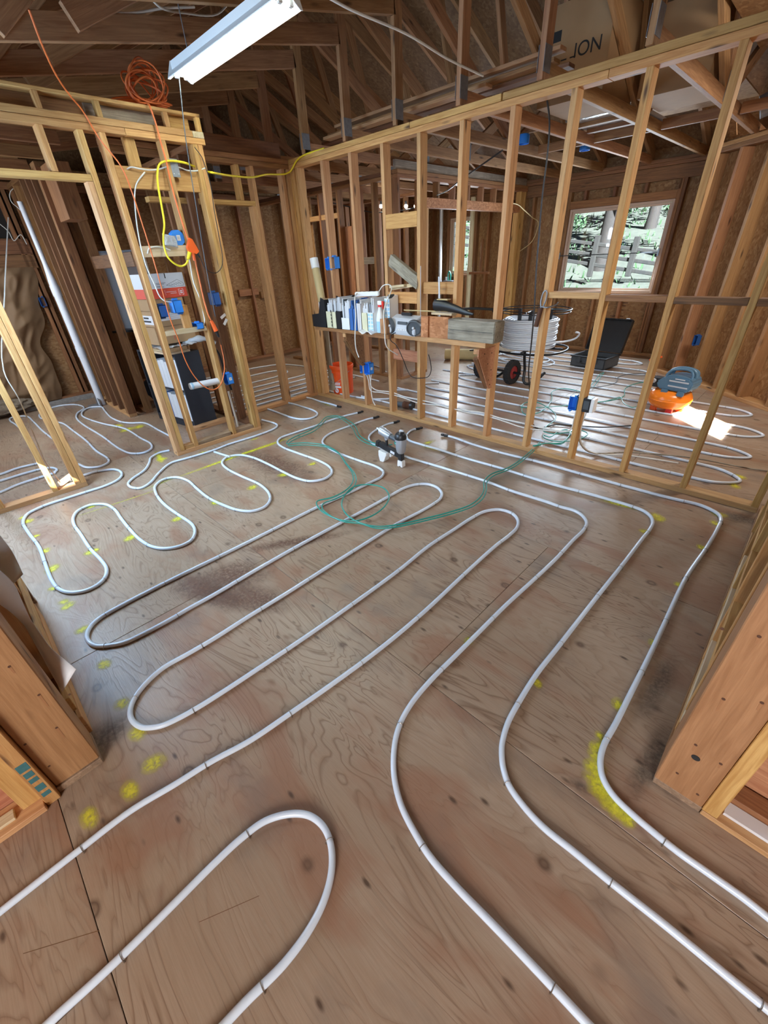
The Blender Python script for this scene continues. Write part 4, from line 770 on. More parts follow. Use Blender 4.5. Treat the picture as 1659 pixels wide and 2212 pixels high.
for i, (a, b, c) in enumerate(((.16, .12, 0), (.15, .10, .02), (.17, .09, .04))): bm = bmesh.new(); bx(bm, (-a-.1, -b, c+.0005), (a, b, c+.019), .001); ob('offcut', bm, 'paleply', t, .3)
t = thing('bubble_wrap', 'crumpled clear bubble wrap draped over the bookcase boards', 'wrap', (BX+.02, -1.62, .842), .1)
bm = bmesh.new(); bmesh.ops.create_grid(bm, x_segments=40, y_segments=24, size=.2); 
for v in bm.verts: v.co = Vector((v.co.x*1.25, v.co.y*.95, .022+.018*noise.noise(v.co*14)+.009*noise.noise(v.co*40)+.004*((math.sin(v.co.x*260)*math.sin(v.co.y*260)) > .2)))
ob('film', bm, 'plastic', t, 1)
t = thing('rolled_tube', 'clear roll of wrap sticking out beside the brown carton in the closet', 'wrap', (BX+.1, -1.44, .86), 0); bm = bmesh.new(); sweep(bm, smoothpts([(0, -.05, .0), (.08, .05, .03), (.12, .15, .02), (.14, .22, -.03)]), lambda u: .028+.008*math.sin(u*18), 9); ob('roll', bm, 'plastic', t, 1)
t = carton('brown_carton', 'plain brown carton with a red arrow above the bubble wrap', (BX, -1.58, .885), .34, .40, .155, 'card', .12); bm = bmesh.new(); bx(bm, (.1702, -.03, .03), (.1708, -.024, .10)); prism(bm, [(-.045, .09), (-.009, .09), (-.027, .125)], 'x', .1702, .1708); ob('arrow_print', bm, 'cardr', t, 0)
t = carton('document_carton', 'brown carton with white label sheets, under the white and red carton stack', (BX-.01, -1.57, 1.042), .34, .36, .135, 'card', .12)
bm = bmesh.new(); bx(bm, (.1702, -.14, .05), (.1708, .12, .115)); ob('label_sheet', bm, 'paper', t, 0); bm = bmesh.new(); bx(bm, (-.10, -.1808, .02), (.14, -.1802, .10)); ob('label_sheet', bm, 'paper', t, 0)
for i, (a, b) in enumerate(((-.04, .06), (-.05, .09))): bm = bmesh.new(); bx(bm, (a, -.1813, .07-.03*i), (b, -.1809, .085-.03*i)); ob('print_line', bm, 'ink', t, 0)
for i in range(3): bm = bmesh.new(); bx(bm, (.1709, -.12, .06+.016*i), (.1712, .10, .066+.016*i)); ob('print_line', bm, 'silver', t, 0)
t = carton('small_carton', 'dull brown carton between the label carton and the white and red one', (BX-.03, -1.57, 1.179), .32, .34, .10, 'card', .12)
t = thing('file_carton', 'white and red printed file carton on top of the closet stack', 'box', (BX-.02, -1.535, 1.281), .16); t.scale = (1, .80, .76)
a, b, h = .16, .24, .27
bm = bmesh.new(); bx(bm, (-a, -b, 0), (a, b, .108), .001); ob('red_lower_part', bm, 'cardr', t, .3); bm = bmesh.new(); bx(bm, (-a, -b, .1085), (a-.0, b, h), .001); ob('white_upper_part', bm, 'cardw', t, .3)
X_ = a+.0006
for y0, y1, z0, z1, mt in ((.0, .012, .215, h, 'ink'), (-.13, -.01, .165, .169, 'ink'), (-.13, -.03, .152, .156, 'ink'), (-.13, -.06, .133, .137, 'ink'), (-.13, -.04, .121, .125, 'ink'), (-.03, .10, .063, .067, 'cardw'), (.02, .10, .045, .049, 'cardw'), (-.045, -.043, .03, .09, 'cardw'),
                           (.13, .134, .025, .085, 'cardw'), (.19, .194, .025, .085, 'cardw'), (.13, .155, .022, .026, 'cardw'), (.17, .194, .022, .026, 'cardw'), (.13, .155, .084, .088, 'cardw'), (.17, .194, .084, .088, 'cardw'), (.145, .18, .058, .07, 'cardw'), (.145, .18, .038, .05, 'cardw')):
    bm = bmesh.new(); bx(bm, (a, y0, z0), (X_, y1, z1)); ob('print_mark', bm, mt, t, 0)
pl = [(-.005, .14), (.15, .195), (.22, .15), (.215, .125), (.06, .118), (-.005, .14)]
bm = bmesh.new()
for (y0, z0), (y1, z1) in zip(pl, pl[1:]): cyl(bm, (X_, y0, z0), (X_, y1, z1), .0014, n=5)
for i in range(5): cyl(bm, (X_, .03+.03*i, .142+.006*i), (X_, .07+.03*i, .128+.004*i), .0022, n=5)
ob('print_drawing', bm, 'ink', t, 0)
t = thing('twin_labels', 'two white paper tags hanging between the closet end studs', 'tag', XP(482, 683, -.06))
for i in range(2): bm = bmesh.new(); bx(bm, (-.001, -.03, -.012), (.001, .03, .012)); o = ob('tag_sheet', bm, 'paper', t, 0); o.rotation_euler = (.5+.35*i, 0, 0); o.location = (0, .01*i, -.05*i)

# ============================================================ BATH ROOM BEYOND THE LEFT DOORWAY
t = thing('drain_pipe', 'white plastic drain pipe standing against the dark bath room studs', 'pipe', (-2.20, -2.035, 0))
bm = bmesh.new(); cyl(bm, (0, 0, .0), (0, 0, 1.45), .043, n=18); cyl(bm, (0, 0, 1.45), (0, 0, 1.62), .043, .026, n=18); cyl(bm, (0, 0, 1.62), (0, 0, 2.2), .026, n=14); ob('pipe_wall', bm, 'pvc', t, .6)
for z in (.62, 1.30): bm = bmesh.new(); cyl(bm, (0, 0, z), (0, 0, z+.11), .049, n=18); ob('coupling', bm, 'pvc', t, .6)
t = thing('floor_flashing', 'grey metal flashing sheet at the foot of the white drain pipe', 'flashing', (-2.20, -2.11, 0)); bm = bmesh.new(); bx(bm, (-.12, -.08, .0), (.10, .04, .003)); bx(bm, (-.12, .037, .003), (.10, .04, .10)); o = ob('sheet', bm, 'galv', t, .3)
t = thing('insulation_batt', 'brown kraft faced insulation batt sagging in the bath room wall', 'insulation', (XW, -2.80, .06))
bm = bmesh.new(); bmesh.ops.create_grid(bm, x_segments=90, y_segments=110, size=.5)
for v in bm.verts:
    u, s = v.co.x+.5, v.co.y+.5; z = s*1.55; y = -.75+1.28*u
    edge = .06*noise.noise(Vector((s*5, 0, 3)))+.28*max(0, .5-s)*(.5+.5*math.sin(s*9)) - .18*max(0, s-.62)
    y = -.75+(1.28+.30*(s-.3)+.05*noise.noise(Vector((s*6, 0, 3)))-.10*math.exp(-((s-.45)/.12)**2))*u
    ang_ = (y-.2)*2.2+(z-.9)*1.2; wr = .5*noise.noise(Vector((ang_*1.6, (z-y)*4.5, 0)))+.55*(1-2*abs(noise.noise(Vector((ang_*1.5, (z*.6-y*.7)*8, 4)))))-.3
    prof = min(1, 6*u, 6*(1-u), 8*s+.2)
    v.co = Vector((.004+.085*prof+.085*max(-.9, wr)*prof, y, z))
ob('kraft_face', bm, 'kraft', t, 1.5)
bm = bmesh.new(); bmesh.ops.create_icosphere(bm, subdivisions=4, radius=1)
for v in bm.verts: v.co = Vector((v.co.x*.11, v.co.y*.33, v.co.z*.085))*(1+.35*noise.noise(v.co*3)); v.co.z = max(v.co.z+.06, -.005)
o = ob('wool', bm, 'wool', None, 1); o.location = (XW+.14, -3.02, .056); tag(o, 'lump of dirty loose insulation on the kerb below the batt', 'insulation')
bluebox('small dark wall box beside the top of the insulation batt', at(92, 652, 'x', XW+.02), .06, .10, .05, 0, 'bluedk', False)
for i, (lab, pts) in enumerate((('white wire hanging from the doorway header across the bath room', [at(18, 470, 'x', -.5), at(10, 640, 'x', 0), at(8, 800, 'x', .2), at(40, 860, 'x', .3), at(82, 960, 'x', .36), at(100, 1000, 'x', .37), at(130, 1042, 'x', .36)]),
                   ('pale wire curling in the dark opening above the bath header', [at(40, 400, 'x', -2.5), at(22, 415, 'x', -2.5), at(24, 435, 'x', -2.5), at(45, 455, 'x', -2.5), at(58, 480, 'x', -2.5)]),
                   ('grey wires bunched on the bath room header', [at(-5, 480, 'x', -2.7), at(18, 500, 'x', -2.7), at(30, 520, 'x', -2.7), at(45, 507, 'x', -2.7), at(58, 528, 'x', -2.7)]))): cable('thin_wire', lab, pts, .004, 'cable')
t = thing('gypsum_sheet', 'white sheet of board standing behind the bath partition studs', 'panel', (-1.62, -1.50, .92), .95); bm = bmesh.new(); bx(bm, (-.30, -.007, 0), (.36, .007, .78), .002); ob('sheet', bm, 'drywall', t, .3); bm = bmesh.new(); bx(bm, (-.30, -.012, .781), (.36, .012, .80), .002); ob('edge_trim', bm, 'galv', t, .3)
t = thing('storage_shelf', 'dark storage table under the white sheet of board', 'table', (-1.55, -1.45, 0), .95)
bm = bmesh.new(); bx(bm, (-.34, -.13, .895), (.40, .13, .918), .002); ob('table_top', bm, 'black', t, .3)
for x in (-.31, .37):
    for y in (-.1, .1): bm = bmesh.new(); bx(bm, (x-.015, y-.015, 0), (x+.015, y+.015, .894), .001); ob('leg', bm, 'black', t, .3)
for i, (x, y, z, r) in enumerate(((-1.55, -1.42, .0, .19), (-1.14, -1.55, 0, .10))):
    bm = bmesh.new(); bmesh.ops.create_icosphere(bm, subdivisions=4, radius=r)
    for v in bm.verts: v.co = v.co*(1+.3*noise.noise(v.co*9)); v.co.z = max(v.co.z*1.15+r, 0)
    o = ob('black_sack', bm, 'black', None, 1); o.location = (x, y, z); tag(o, ('large black crumpled sack under the storage table', 'small black sack on the floor beside the bookcase')[i], 'sack')

# ============================================================ MIDDLE WALL: SHELF AND WHAT STANDS ON IT
SZ = .90
t = thing('wall_shelf', 'wooden shelf on plywood brackets fixed along the middle stud wall', 'shelf', (1.2, 0, 0)); ox = Vector((1.2, 0, 0))
for nm, lo, hi, mt in (('shelf_board', (.36, -.26, .868), (1.19, -.004, SZ), 'old'), ('shelf_board', (1.195, -.27, .86), (1.50, -.004, SZ), 'old'), ('shelf_board', (1.505, -.20, .86), (2.515, -.004, SZ), 'firp')): board(nm, Vector(lo)-ox, Vector(hi)-ox, mt, t)
def bracket(x, top, mat, strut):
    bm = bmesh.new(); prism(bm, [(-.002, top), (-.25, top), (-.25, top-.06), (-.05, .50), (-.002, .50)], 'x', x-1.2, x-1.2+.012); ob('bracket_gusset', bm, mat, t, .3)
    beam('bracket_strut', (x-1.2-.020, -.235, top-.07), (x-1.2-.020, -.03, .51), .045, .036, 'olddk', t, (1, 0, 0)); board('bracket_arm', (x-1.2-.04, -.25, top-.04), (x-1.2-.002, -.004, top-.002), 'firp', t)
    for i, (y, z) in enumerate(((-.05, .80), (-.16, .81), (-.04, .66), (-.07, .58), (-.04, .535), (-.10, .72))): bm = bmesh.new(); cyl(bm, (x-1.2+.0121, y, z), (x-1.2+.014, y, z), .006, n=8); ob('nail_head', bm, 'inkbr', t)
bracket(2.478, .858, 'plyred', 1); bracket(.853, .866, 'old', 1)
def magfile(label, x0, x1, mat, hf=.155, hb=.27, slots=0, depth=.235, y0=-.25, name='magazine_file', holes=None):
    x0 -= .07; x1 -= .07
    t = thing(name, label, 'file box', ((x0+x1)/2, y0+depth/2, SZ+.0008), 0, 'magazine files on the wall shelf'); a, b, q = (x1-x0)/2-.001, depth/2, .0025
    bm = bmesh.new(); bx(bm, (-a, -b, 0), (a, b, q)); bx(bm, (-a, -b, 0), (a, -b+q, hf)); bx(bm, (-a, b-q, 0), (a, b, hb))
    ob('file_shell', bm, mat, t, .3)
    for s in (-1, 1):
        bm = bmesh.new(); prism(bm, [(-b, 0), (b, 0), (b, hb), (b-.05, hb), (-b+.03, hf), (-b, hf)], 'x', s*a-(q if s > 0 else 0), s*a+(q if s < 0 else 0)); ob('side_panel', bm, mat, t, .3)
    if slots:
        for i in range(slots): bm = bmesh.new(); bx(bm, (a-.016, -b-.001, .015+.034*i), (a-.004, -b-.0001, .04+.034*i)); ob('slot', bm, 'black', t, 0)
    if holes:
        nx, nz = holes
        for i in range(nx):
            for k in range(nz): bm = bmesh.new(); wx = 2*a/nx; wz = (hf-.01)/nz; bx(bm, (-a+wx*(i+.18), -b-.001, .006+wz*(k+.14)), (-a+wx*(i+.82), -b-.0001, .006+wz*(k+.86)), .0); ob('window_cell', bm, 'bluefl', t, 0)
    n = max(2, int((2*a-.008)/.011)); xx = -a+.004
    for i in range(n):
        wd = (2*a-.008)/n; mt = random.choice(('cardw', 'paper', 'cardw', 'greydk', 'silver')) if mat != 'bluebind' else 'bluebind'
        bm = bmesh.new(); bx(bm, (xx+.001, -b+.02, q+.001), (xx+wd-.001, b-.02, hb-.035+random.uniform(-.03, .045))); ob('magazine', bm, mt, t, 0); xx += wd
    return t
t2 = thing('black_file', 'wide black file box with a cut down front at the left end of the shelf', 'file box', (.445, -.14, SZ+.0008), 0, 'magazine files on the wall shelf')
for y in (-.112, .11): bm = bmesh.new(); prism(bm, [(-.12, 0), (.115, 0), (.115, .27), (.06, .29), (.0, .13), (-.12, .12)], 'y', y, y+.003); ob('side_panel', bm, 'black', t2, .3)
bm = bmesh.new(); bx(bm, (-.12, -.11, 0), (.115, .11, .003)); bx(bm, (-.12, -.11, 0), (-.117, .11, .12)); bx(bm, (.112, -.11, 0), (.115, .11, .27)); ob('file_shell', bm, 'black', t2, .3)
bm = bmesh.new(); bx(bm, (-.02, -.07, .004), (.10, -.045, .245)); ob('book', bm, 'greydk', t2, .3); bm = bmesh.new(); bx(bm, (-.025, -.078, .004), (-.021, -.04, .24)); ob('book_edge', bm, 'paper', t2, 0)
for i, s in enumerate(('THEY', 'TOOK', 'OF')): text('book_lettering', s, .034, 'cardw', t2, (.045, -.0708, .215-.036*i), (PI/2, 0, 0))
bm = bmesh.new(); bx(bm, (-.03, -.03, .004), (.10, -.01, .275)); ob('folder', bm, 'card', t2, .3)
magfile('cream file box beside the wide black file box on the shelf', .64, .735, 'cream', .16, .28, 5); magfile('narrow cream file box with dark slots on its left, before the black one', .737, .80, 'cream', .16, .28); magfile('narrow black file box between the cream and the white ones', .803, .88, 'black', .17, .30)
magfile('white file box with a low torn front full of papers', .884, 1.01, 'white', .11, .28); magfile('blue file box left of the other blue one on the shelf', 1.013, 1.068, 'bluebind', .20, .28); magfile('blue file box next to the loose white folders', 1.071, 1.125, 'bluebind', .20, .28)
magfile('slim white folder stack right of the blue file boxes', 1.128, 1.19, 'paper', .25, .29); magfile('cream file box with a black folder behind it, before the perforated one', 1.193, 1.275, 'cream', .17, .27); magfile('white perforated file box left of the spray bottle', 1.278, 1.36, 'white', .175, .29, holes=(2, 5))
magfile('white perforated file box behind the spray bottle', 1.40, 1.475, 'white', .29, .31, holes=(2, 8), depth=.12, y0=-.135)
t = thing('spray_bottle', 'pale blue spray bottle with a red and white trigger head on the shelf', 'bottle', (1.333, -.20, SZ+.0008)); bm = bmesh.new(); lathe(bm, [(.036, 0), (.037, .005), (.037, .12), (.03, .16), (.016, .20), (.014, .215)], 20); ob('bottle_body', bm, 'bluefl', t, .6)
bm = bmesh.new(); lathe(bm, [(.037, .10), (.0375, .12), (.0305, .16), (.0165, .20), (.0145, .222)], 20); ob('white_sleeve', bm, 'white', t, .6); bm = bmesh.new(); cyl(bm, (0, 0, .222), (0, 0, .24), .017, n=14); ob('collar', bm, 'redp', t); bm = bmesh.new(); bx(bm, (-.02, -.014, .241), (.035, .014, .275), .004); ob('spray_head', bm, 'white', t, .5)
bm = bmesh.new(); prism(bm, [(.025, .275), (.055, .27), (.05, .23), (.044, .205), (.037, .235), (.03, .25)], 'y', -.008, .008); ob('trigger', bm, 'redp', t, .4)
t = thing('cardboard_tube', 'tall kraft cardboard tube with a white cap leaning in the corner by the shelf', 'tube', (.37, -.10, SZ+.001)); bm = bmesh.new(); cyl(bm, (0, 0, .002), (-.11, .02, .55), .042, n=20); ob('tube_wall', bm, 'tubec', t, .6); bm = bmesh.new(); cyl(bm, (-.1102, .02, .551), (-.13, .0236, .645), .044, n=20); ob('end_cap', bm, 'white', t, .6)
cable('paper_sheet_cord', 'white appliance cord drooping from the shelf strip to a loose plug', [(1.03, -.20, 1.235), (1.09, -.29, 1.20), (1.09, -.295, 1.05), (1.075, -.30, .93), (1.06, -.30, .82), (1.045, -.28, .72), (1.065, -.27, .65)], .006, 'cable', 'cord')
t = thing('power_strip', 'white power strip lying across the tops of the file boxes', 'power strip', (1.10, -.13, 1.205), .55); bm = bmesh.new(); bx(bm, (-.12, -.03, 0), (.12, .03, .04), .006); ob('strip_body', bm, 'white', t, .5)
for i in range(4): bm = bmesh.new(); cyl(bm, (-.08+.05*i, 0, .04), (-.08+.05*i, 0, .0412), .014, n=12); ob('socket', bm, 'greydk', t)
cable('strip_cord', 'white cord arching from the power strip over the spray bottle', [(1.20, -.07, 1.24), (1.25, -.06, 1.29), (1.33, -.06, 1.30), (1.40, -.10, 1.27), (1.455, -.27, 1.10), (1.475, -.29, .95), (1.49, -.29, .80), (1.50, -.15, .70)], .005, 'cable', 'cord')
bm = bmesh.new(); bmesh.ops.create_grid(bm, x_segments=12, y_segments=6, size=.5); [setattr(v, 'co', Vector((v.co.x*.17, v.co.y*.10, .012+.012*math.sin(v.co.x*9)+.006*noise.noise(v.co*6)))) for v in bm.verts]; o = ob('loose_paper', bm, 'paper', None, 1); o.location = (1.23, -.272, .897); o.rotation_euler = (.1, 0, .1); o.modifiers.new('s', 'SOLIDIFY').thickness = .0012; tag(o, 'loose white paper curling over the shelf edge below the spray bottle', 'paper')
o = board('wood_block', (1.385, -.258, SZ+.001), (1.462, -.17, SZ+.13), 'firp'); tag(o, 'small sawn wood block on the shelf left of the radio', 'block')
t = thing('radio', 'silver portable radio with black round speakers on the shelf', 'radio', (1.645, -.155, SZ+.001), -.06); t.scale = (1.12, 1, 1.05)
prof = [(-.08, 0), (.075, 0), (.08, .06), (.06, .14), (.02, .155), (-.05, .13), (-.085, .05)]
bm = bmesh.new(); prism(bm, prof, 'x', -.15, .15); bmesh.ops.bevel(bm, geom=bm.edges[:], offset=.006, segments=2, affect='EDGES'); ob('radio_body', bm, 'silver', t, .6)
for s in (-1, 1):
    bm = bmesh.new(); lathe(bm, [(.066, -.012), (.064, .012), (.056, .016), (.052, .006), (.0, .004)], 26); o = ob('speaker', bm, 'greydk', t, .6); o.location = (s*.135, -.075, .068); o.rotation_euler = (PI/2+.12, 0, s*.45)
    bm = bmesh.new(); bmesh.ops.create_uvsphere(bm, u_segments=12, v_segments=8, radius=.012); o = ob('speaker_cone', bm, 'silver', t); o.location = (s*.138, -.087, .068)
bm = bmesh.new(); bx(bm, (-.055, -.088, .075), (.055, -.070, .10), .003); o = ob('display', bm, 'greydk', t, .4); o.rotation_euler = (-.12, 0, 0)
for i in range(6): bm = bmesh.new(); cyl(bm, (-.05+.02*i, -.088, .045), (-.05+.02*i, -.076, .045), .006, n=10); ob('button', bm, 'white', t)
bm = bmesh.new(); bx(bm, (-.05, -.03, .152), (.06, .0, .176), .004); ob('handle', bm, 'black', t, .5)
bm = bmesh.new(); cyl(bm, (.12, .03, .15), (.145, .0, .52), .0028, n=6); ob('antenna', bm, 'silver', t)
cable('radio_power_lead', 'black radio cord hanging in a loop below the shelf over the low block', [(1.60, -.015, .93), (1.55, -.285, .90), (1.55, -.29, .86), (1.535, -.20, .80), (1.53, -.1, .65), (1.53, -.03, .52), (1.56, -.01, .47), (1.68, -.01, .47), (1.78, -.01, .50), (1.82, -.02, .56), (1.83, -.04, .64), (1.82, -.06, .72)], .004, 'black', 'cord')
for i, (x, y, rz, sx, lab) in enumerate(((1.895, -.30, .55, .07, 'red flaked osb offcut standing left on the shelf front, half hidden'), (2.01, -.275, .35, .25, 'square red flaked osb offcut standing before the grey timber'))):
    t = thing('osb_offcut', lab, 'board', (x, y+.09, SZ+.001), rz-.35); bm = bmesh.new(); bx(bm, (-sx/2, -.009, 0), (sx/2, .009, .17), .001); ob('panel_piece', bm, 'osbred', t, .3)
t = thing('grey_timber', 'thick weathered grey timber block lying on the right end of the shelf', 'timber', (2.375, -.125, SZ+.001), -.02); bm = bmesh.new(); bx(bm, (-.245, -.075, 0), (.215, .068, .158), .006); bmesh.ops.subdivide_edges(bm, edges=bm.edges[:], cuts=4, use_grid_fill=True); [setattr(v, 'co', v.co+Vector([.003*noise.noise(v.co*22+Vector((q*7, 0, 0))) for q in range(3)])) for v in bm.verts]; ob('timber_body', bm, 'weathered', t, .6)
bm = bmesh.new(); bx(bm, (-.22, -.0795, .078), (.20, -.0765, .080)); ob('crack', bm, 'ink', t, 0)
o = board('scrap_block', (1.90, -.13, SZ+.175), (2.12, -.05, SZ+.192), 'paleply'); tag(o, 'thin pale scrap of wood under the black tool pouch', 'scrap')
board('scrap_leg', (.0, 0, 0), (.001, .001, .001), 'paleply', o, 0).location = (0, 0, -.015)
t = thing('tool_pouch', 'long black tool pouch lying on top of the grey timber', 'pouch', (2.06, -.09, SZ+.194), -.06); bm = bmesh.new(); sweep(bm, smoothpts([(-.15, 0, .055), (-.05, .0, .05), (.08, .0, .03), (.19, 0, .008), (.26, 0, .0)]), lambda u: .052*(1-u*.82), 10); [setattr(v.co, 'y', v.co.y*.8) for v in bm.verts]; ob('pouch_body', bm, 'black', t, 1); bm = bmesh.new(); bx(bm, (-.12, -.025, .095), (.0, .025, .103), .002); ob('flap', bm, 'tubec', t, .3)
cable('wood_dowel', 'thin wooden dowel lying behind the radio across two studs', [(1.49, -.03, 1.085), (2.0, -.03, 1.09)], .006, 'tubec', 'dowel')
t = thing('metal_rule', 'thin shiny metal rule standing up behind the radio', 'rule', (1.93, -.035, SZ+.001)); bm = bmesh.new(); bx(bm, (-.008, -.001, 0), (.008, .001, .46)); o = ob('rule_strip', bm, 'silver', t, 0); o.rotation_euler = (0, -.06, 0)
# boxes and wires on the middle wall
bluebox('blue wall box above the file boxes on the middle wall', (.45, .03, 1.495), .10, .11, .07, -PI/2, sticker=False); bluebox('narrow blue wall box left of a stud above the file boxes', (.367, .03, 1.49), .07, .10, .06, -PI/2, sticker=False)
bluebox('blue wall box with white sticker low on the middle wall stud', (.895, .02, .465), .09, .12, .07, -PI/2); bluebox('narrow blue wall box left of the low stickered one', (.79, .03, .465), .045, .11, .06, -PI/2, sticker=False)
bluebox('blue wall box above the green hose at the right of the middle wall', (3.215, .03, .49), .06, .105, .07, -PI/2, sticker=False)
t = thing('switch_box', 'black and white switch box back to back with the blue one on a right stud', 'electrical box', (3.33, .02, .495), 0); bm = bmesh.new(); bx(bm, (-.036, -.035, -.052), (.02, .04, .052), .002); ob('box_body', bm, 'black', t, .3); bm = bmesh.new(); bx(bm, (.0205, -.035, -.05), (.045, .04, .052), .002); ob('cover', bm, 'white', t, .3); bm = bmesh.new(); bx(bm, (-.028, -.038, -.03), (.012, -.0355, .035), .001); ob('device', bm, 'greydk', t, .3)
for dz, lab in ((0, 'upper white cable running through the middle wall studs near the floor'), (-.018, 'lower white cable running through the middle wall studs near the floor')):
    pts = [(.94, .01+dz, .40), (.915, .02, .33), (.90, .03, .27), (.94, .04, .235)] if dz == 0 else [(.86, .01, .40), (.88, .02, .32), (.885, .03, .22), (.93, .04, .20)]
    x = 1.0; k = 0
    while x < 3.2:
        pts += [(x, .045, .225+dz+(.018*math.sin(k*2.1+dz*90) if k % 2 else 0))]; x += .2; k += 1
    pts += [(3.22, .04, .26), (3.235, .035, .36), (3.24, .03, .43)]
    cable('romex_cable', lab, pts, .0052, 'cable')
cable('romex_cable', 'white cable dropping from the stickered blue box to the bottom plate', [(.90, .015, .40), (.912, .02, .30), (.915, .02, .18), (.925, .03, .09), (.945, .04, .045)], .0052, 'cable')
cable('romex_cable', 'white cable falling from the switch box to the back room floor', [(3.32, .03, .44), (3.30, .05, .30), (3.31, .10, .15), (3.38, .25, .03), (3.62, .42, .012), (3.95, .50, .012)], .0052, 'cable')
cable('romex_cable', 'grey brown cable trailing on the back room floor to the right corner', [(3.25, .05, .43), (3.27, .10, .20), (3.35, .22, .04), (3.6, .44, .03), (4.0, .62, .032), (4.4, .72, .012), (4.75, .85, .012)], .006, 'greyboard')
t = thing('pipe_clamp', 'rusty pipe clamp with a grey hook hanging on a middle wall stud', 'clamp', (2.85, -.012, 1.05)); bm = bmesh.new(); cyl(bm, (-.02, 0, -.03), (.0, 0, .10), .017, n=12); ob('rusty_bar', bm, 'inkbr', t); bm = bmesh.new(); sweep(bm, smoothpts([(.0, 0, .10), (-.008, 0, .14), (.002, 0, .20), (.018, 0, .215), (.03, 0, .20), (.026, 0, .14), (.014, 0, .105)]), .0055, 7); ob('hook', bm, 'galv', t, 1)
bm = bmesh.new(); sweep(bm, smoothpts([(.0, -.005, .11), (.05, -.01, .105), (.09, .05, .12), (.08, .1, .13)]), .005, 7); ob('handle_rod', bm, 'galv', t, 1)
cable('black_cable', 'black cable hanging from the roof down past the pipe clamp to the back room floor', [(2.60, .14, 2.40), at(1187, 262, 'y', .12), at(1183, 330, 'y', .12), at(1172, 420, 'y', .12), at(1165, 500, 'y', .12), at(1158, 590, 'y', .12), at(1154, 670, 'y', .12), at(1148, 740, 'y', .14), at(1142, 800, 'y', .2), at(1144, 835, 'y', .3), (2.70, .55, .012), (2.82, .75, .013), (3.2, .9, .027), (3.4, 1.1, .03)], .006, 'black', 'cable')
t = thing('bucket', 'orange plastic bucket with a wire handle behind the corner studs', 'bucket', (.075, .30, 0)); bm = bmesh.new(); lathe(bm, [(.0, .004), (.128, .004), (.13, .0), (.134, .02), (.143, .27), (.150, .272), (.150, .29), (.146, .293), (.152, .325), (.158, .327), (.158, .36), (.152, .365), (.148, .36), (.14, .27), (.128, .02), (0, .012)], 32); ob('bucket_wall', bm, 'bucket', t, .5)
bm = bmesh.new(); sweep(bm, smoothpts([(-.155, 0, .30), (-.13, -.11, .22), (-.05, -.165, .17), (.06, -.165, .17), (.13, -.10, .23), (.155, 0, .30)]), .003, 6); ob('wire_handle', bm, 'galv', t, 1)
bm = bmesh.new(); bx(bm, (-.045, -.1415, .09), (.05, -.139, .115)); o = ob('print_bar', bm, 'cardw', t, 0); o.rotation_euler = (0, 0, .35); bm = bmesh.new(); lathe(bm, [(.03, 0), (.03, .002), (0, .002)], 20); o = ob('print_disc', bm, 'cardw', t, 0); o.rotation_euler = (PI/2, 0, .2); o.location = (.03, -.136, .055)
bm = bmesh.new(); bx(bm, (-.02, -.0015, -.004), (.02, 0, .004)); o = ob('print_stroke', bm, 'redp', t, 0); o.location = (.03, -.1385, .055); o.rotation_euler = (0, .7, .2)
bm = bmesh.new()
for i in range(4): prism(bm, [(-.04+.02*i, .125), (-.028+.02*i, .125), (-.018+.02*i, .16), (-.03+.02*i, .16)], 'y', -.1425, -.140)
o = ob('print_slashes', bm, 'cardw', t, 0); o.rotation_euler = (0, 0, .35)
t = thing('grinder', 'dark red power grinder lying on the floor behind the middle wall', 'power tool', (1.18, .26, 0), .15); bm = bmesh.new(); cyl(bm, (-.16, 0, .035), (.02, 0, .042), .026, .034, 14); ob('grip', bm, 'greydk', t); bm = bmesh.new(); cyl(bm, (.02, 0, .042), (.12, 0, .045), .042, .038, 16); ob('motor_body', bm, 'inkbr', t); bm = bmesh.new(); cyl(bm, (.12, 0, .05), (.15, 0, .05), .05, .045, 16); ob('gear_head', bm, 'black', t)
o = beam('leaning_board', (.06, .13, .06), (-.10, .25, .86), .09, .02, 'greyboard', None, (1, 0, 0)); tag(o, 'weathered grey board leaning in the corner behind the studs', 'board')

# ============================================================ FLOOR OF THE MAIN ROOM: NAIL GUN AND HOSE
t = thing('nail_gun', 'grey and black pneumatic stapler standing on white feet on the floor', 'nail gun', (F(868, 1008).x-.01, F(868, 1008).y+.005, 0), .04); t.scale = (1.12, 1.12, 1.06)
bm = bmesh.new(); lathe(bm, [(.024, .115), (.032, .125), (.040, .17), (.043, .215), (.043, .235), (0, .236)], 22); ob('cylinder_body', bm, 'alu', t, .6)
bm = bmesh.new(); lathe(bm, [(.044, .235), (.045, .25), (.040, .272), (.028, .286), (.012, .292), (0, .293)], 22); ob('black_cap', bm, 'black', t, .6)
bm = bmesh.new(); cyl(bm, (0, 0, .29), (.0, 0, .302), .012, n=12); bx(bm, (-.006, -.006, .298), (.03, .006, .308), .002); ob('exhaust_deflector', bm, 'silver', t, .5)
bm = bmesh.new(); sweep(bm, smoothpts([(-.03, 0, .215), (-.07, 0, .222), (-.105, 0, .232)]), .0195, 12); ob('handle_grip', bm, 'greydk', t, 1)
bm = bmesh.new(); sweep(bm, smoothpts([(-.10, 0, .230), (-.13, 0, .238), (-.185, 0, .255), (-.195, 0, .257)]), lambda u: .026+.007*min(1, u*2), 14); ob('handle_end', bm, 'alu', t, 1)
bm = bmesh.new(); cyl(bm, (-.195, 0, .257), (-.215, 0, .263), .010, n=10); cyl(bm, (-.215, 0, .263), (-.235, 0, .269), .006, n=8); ob('air_fitting', bm, 'silver', t)
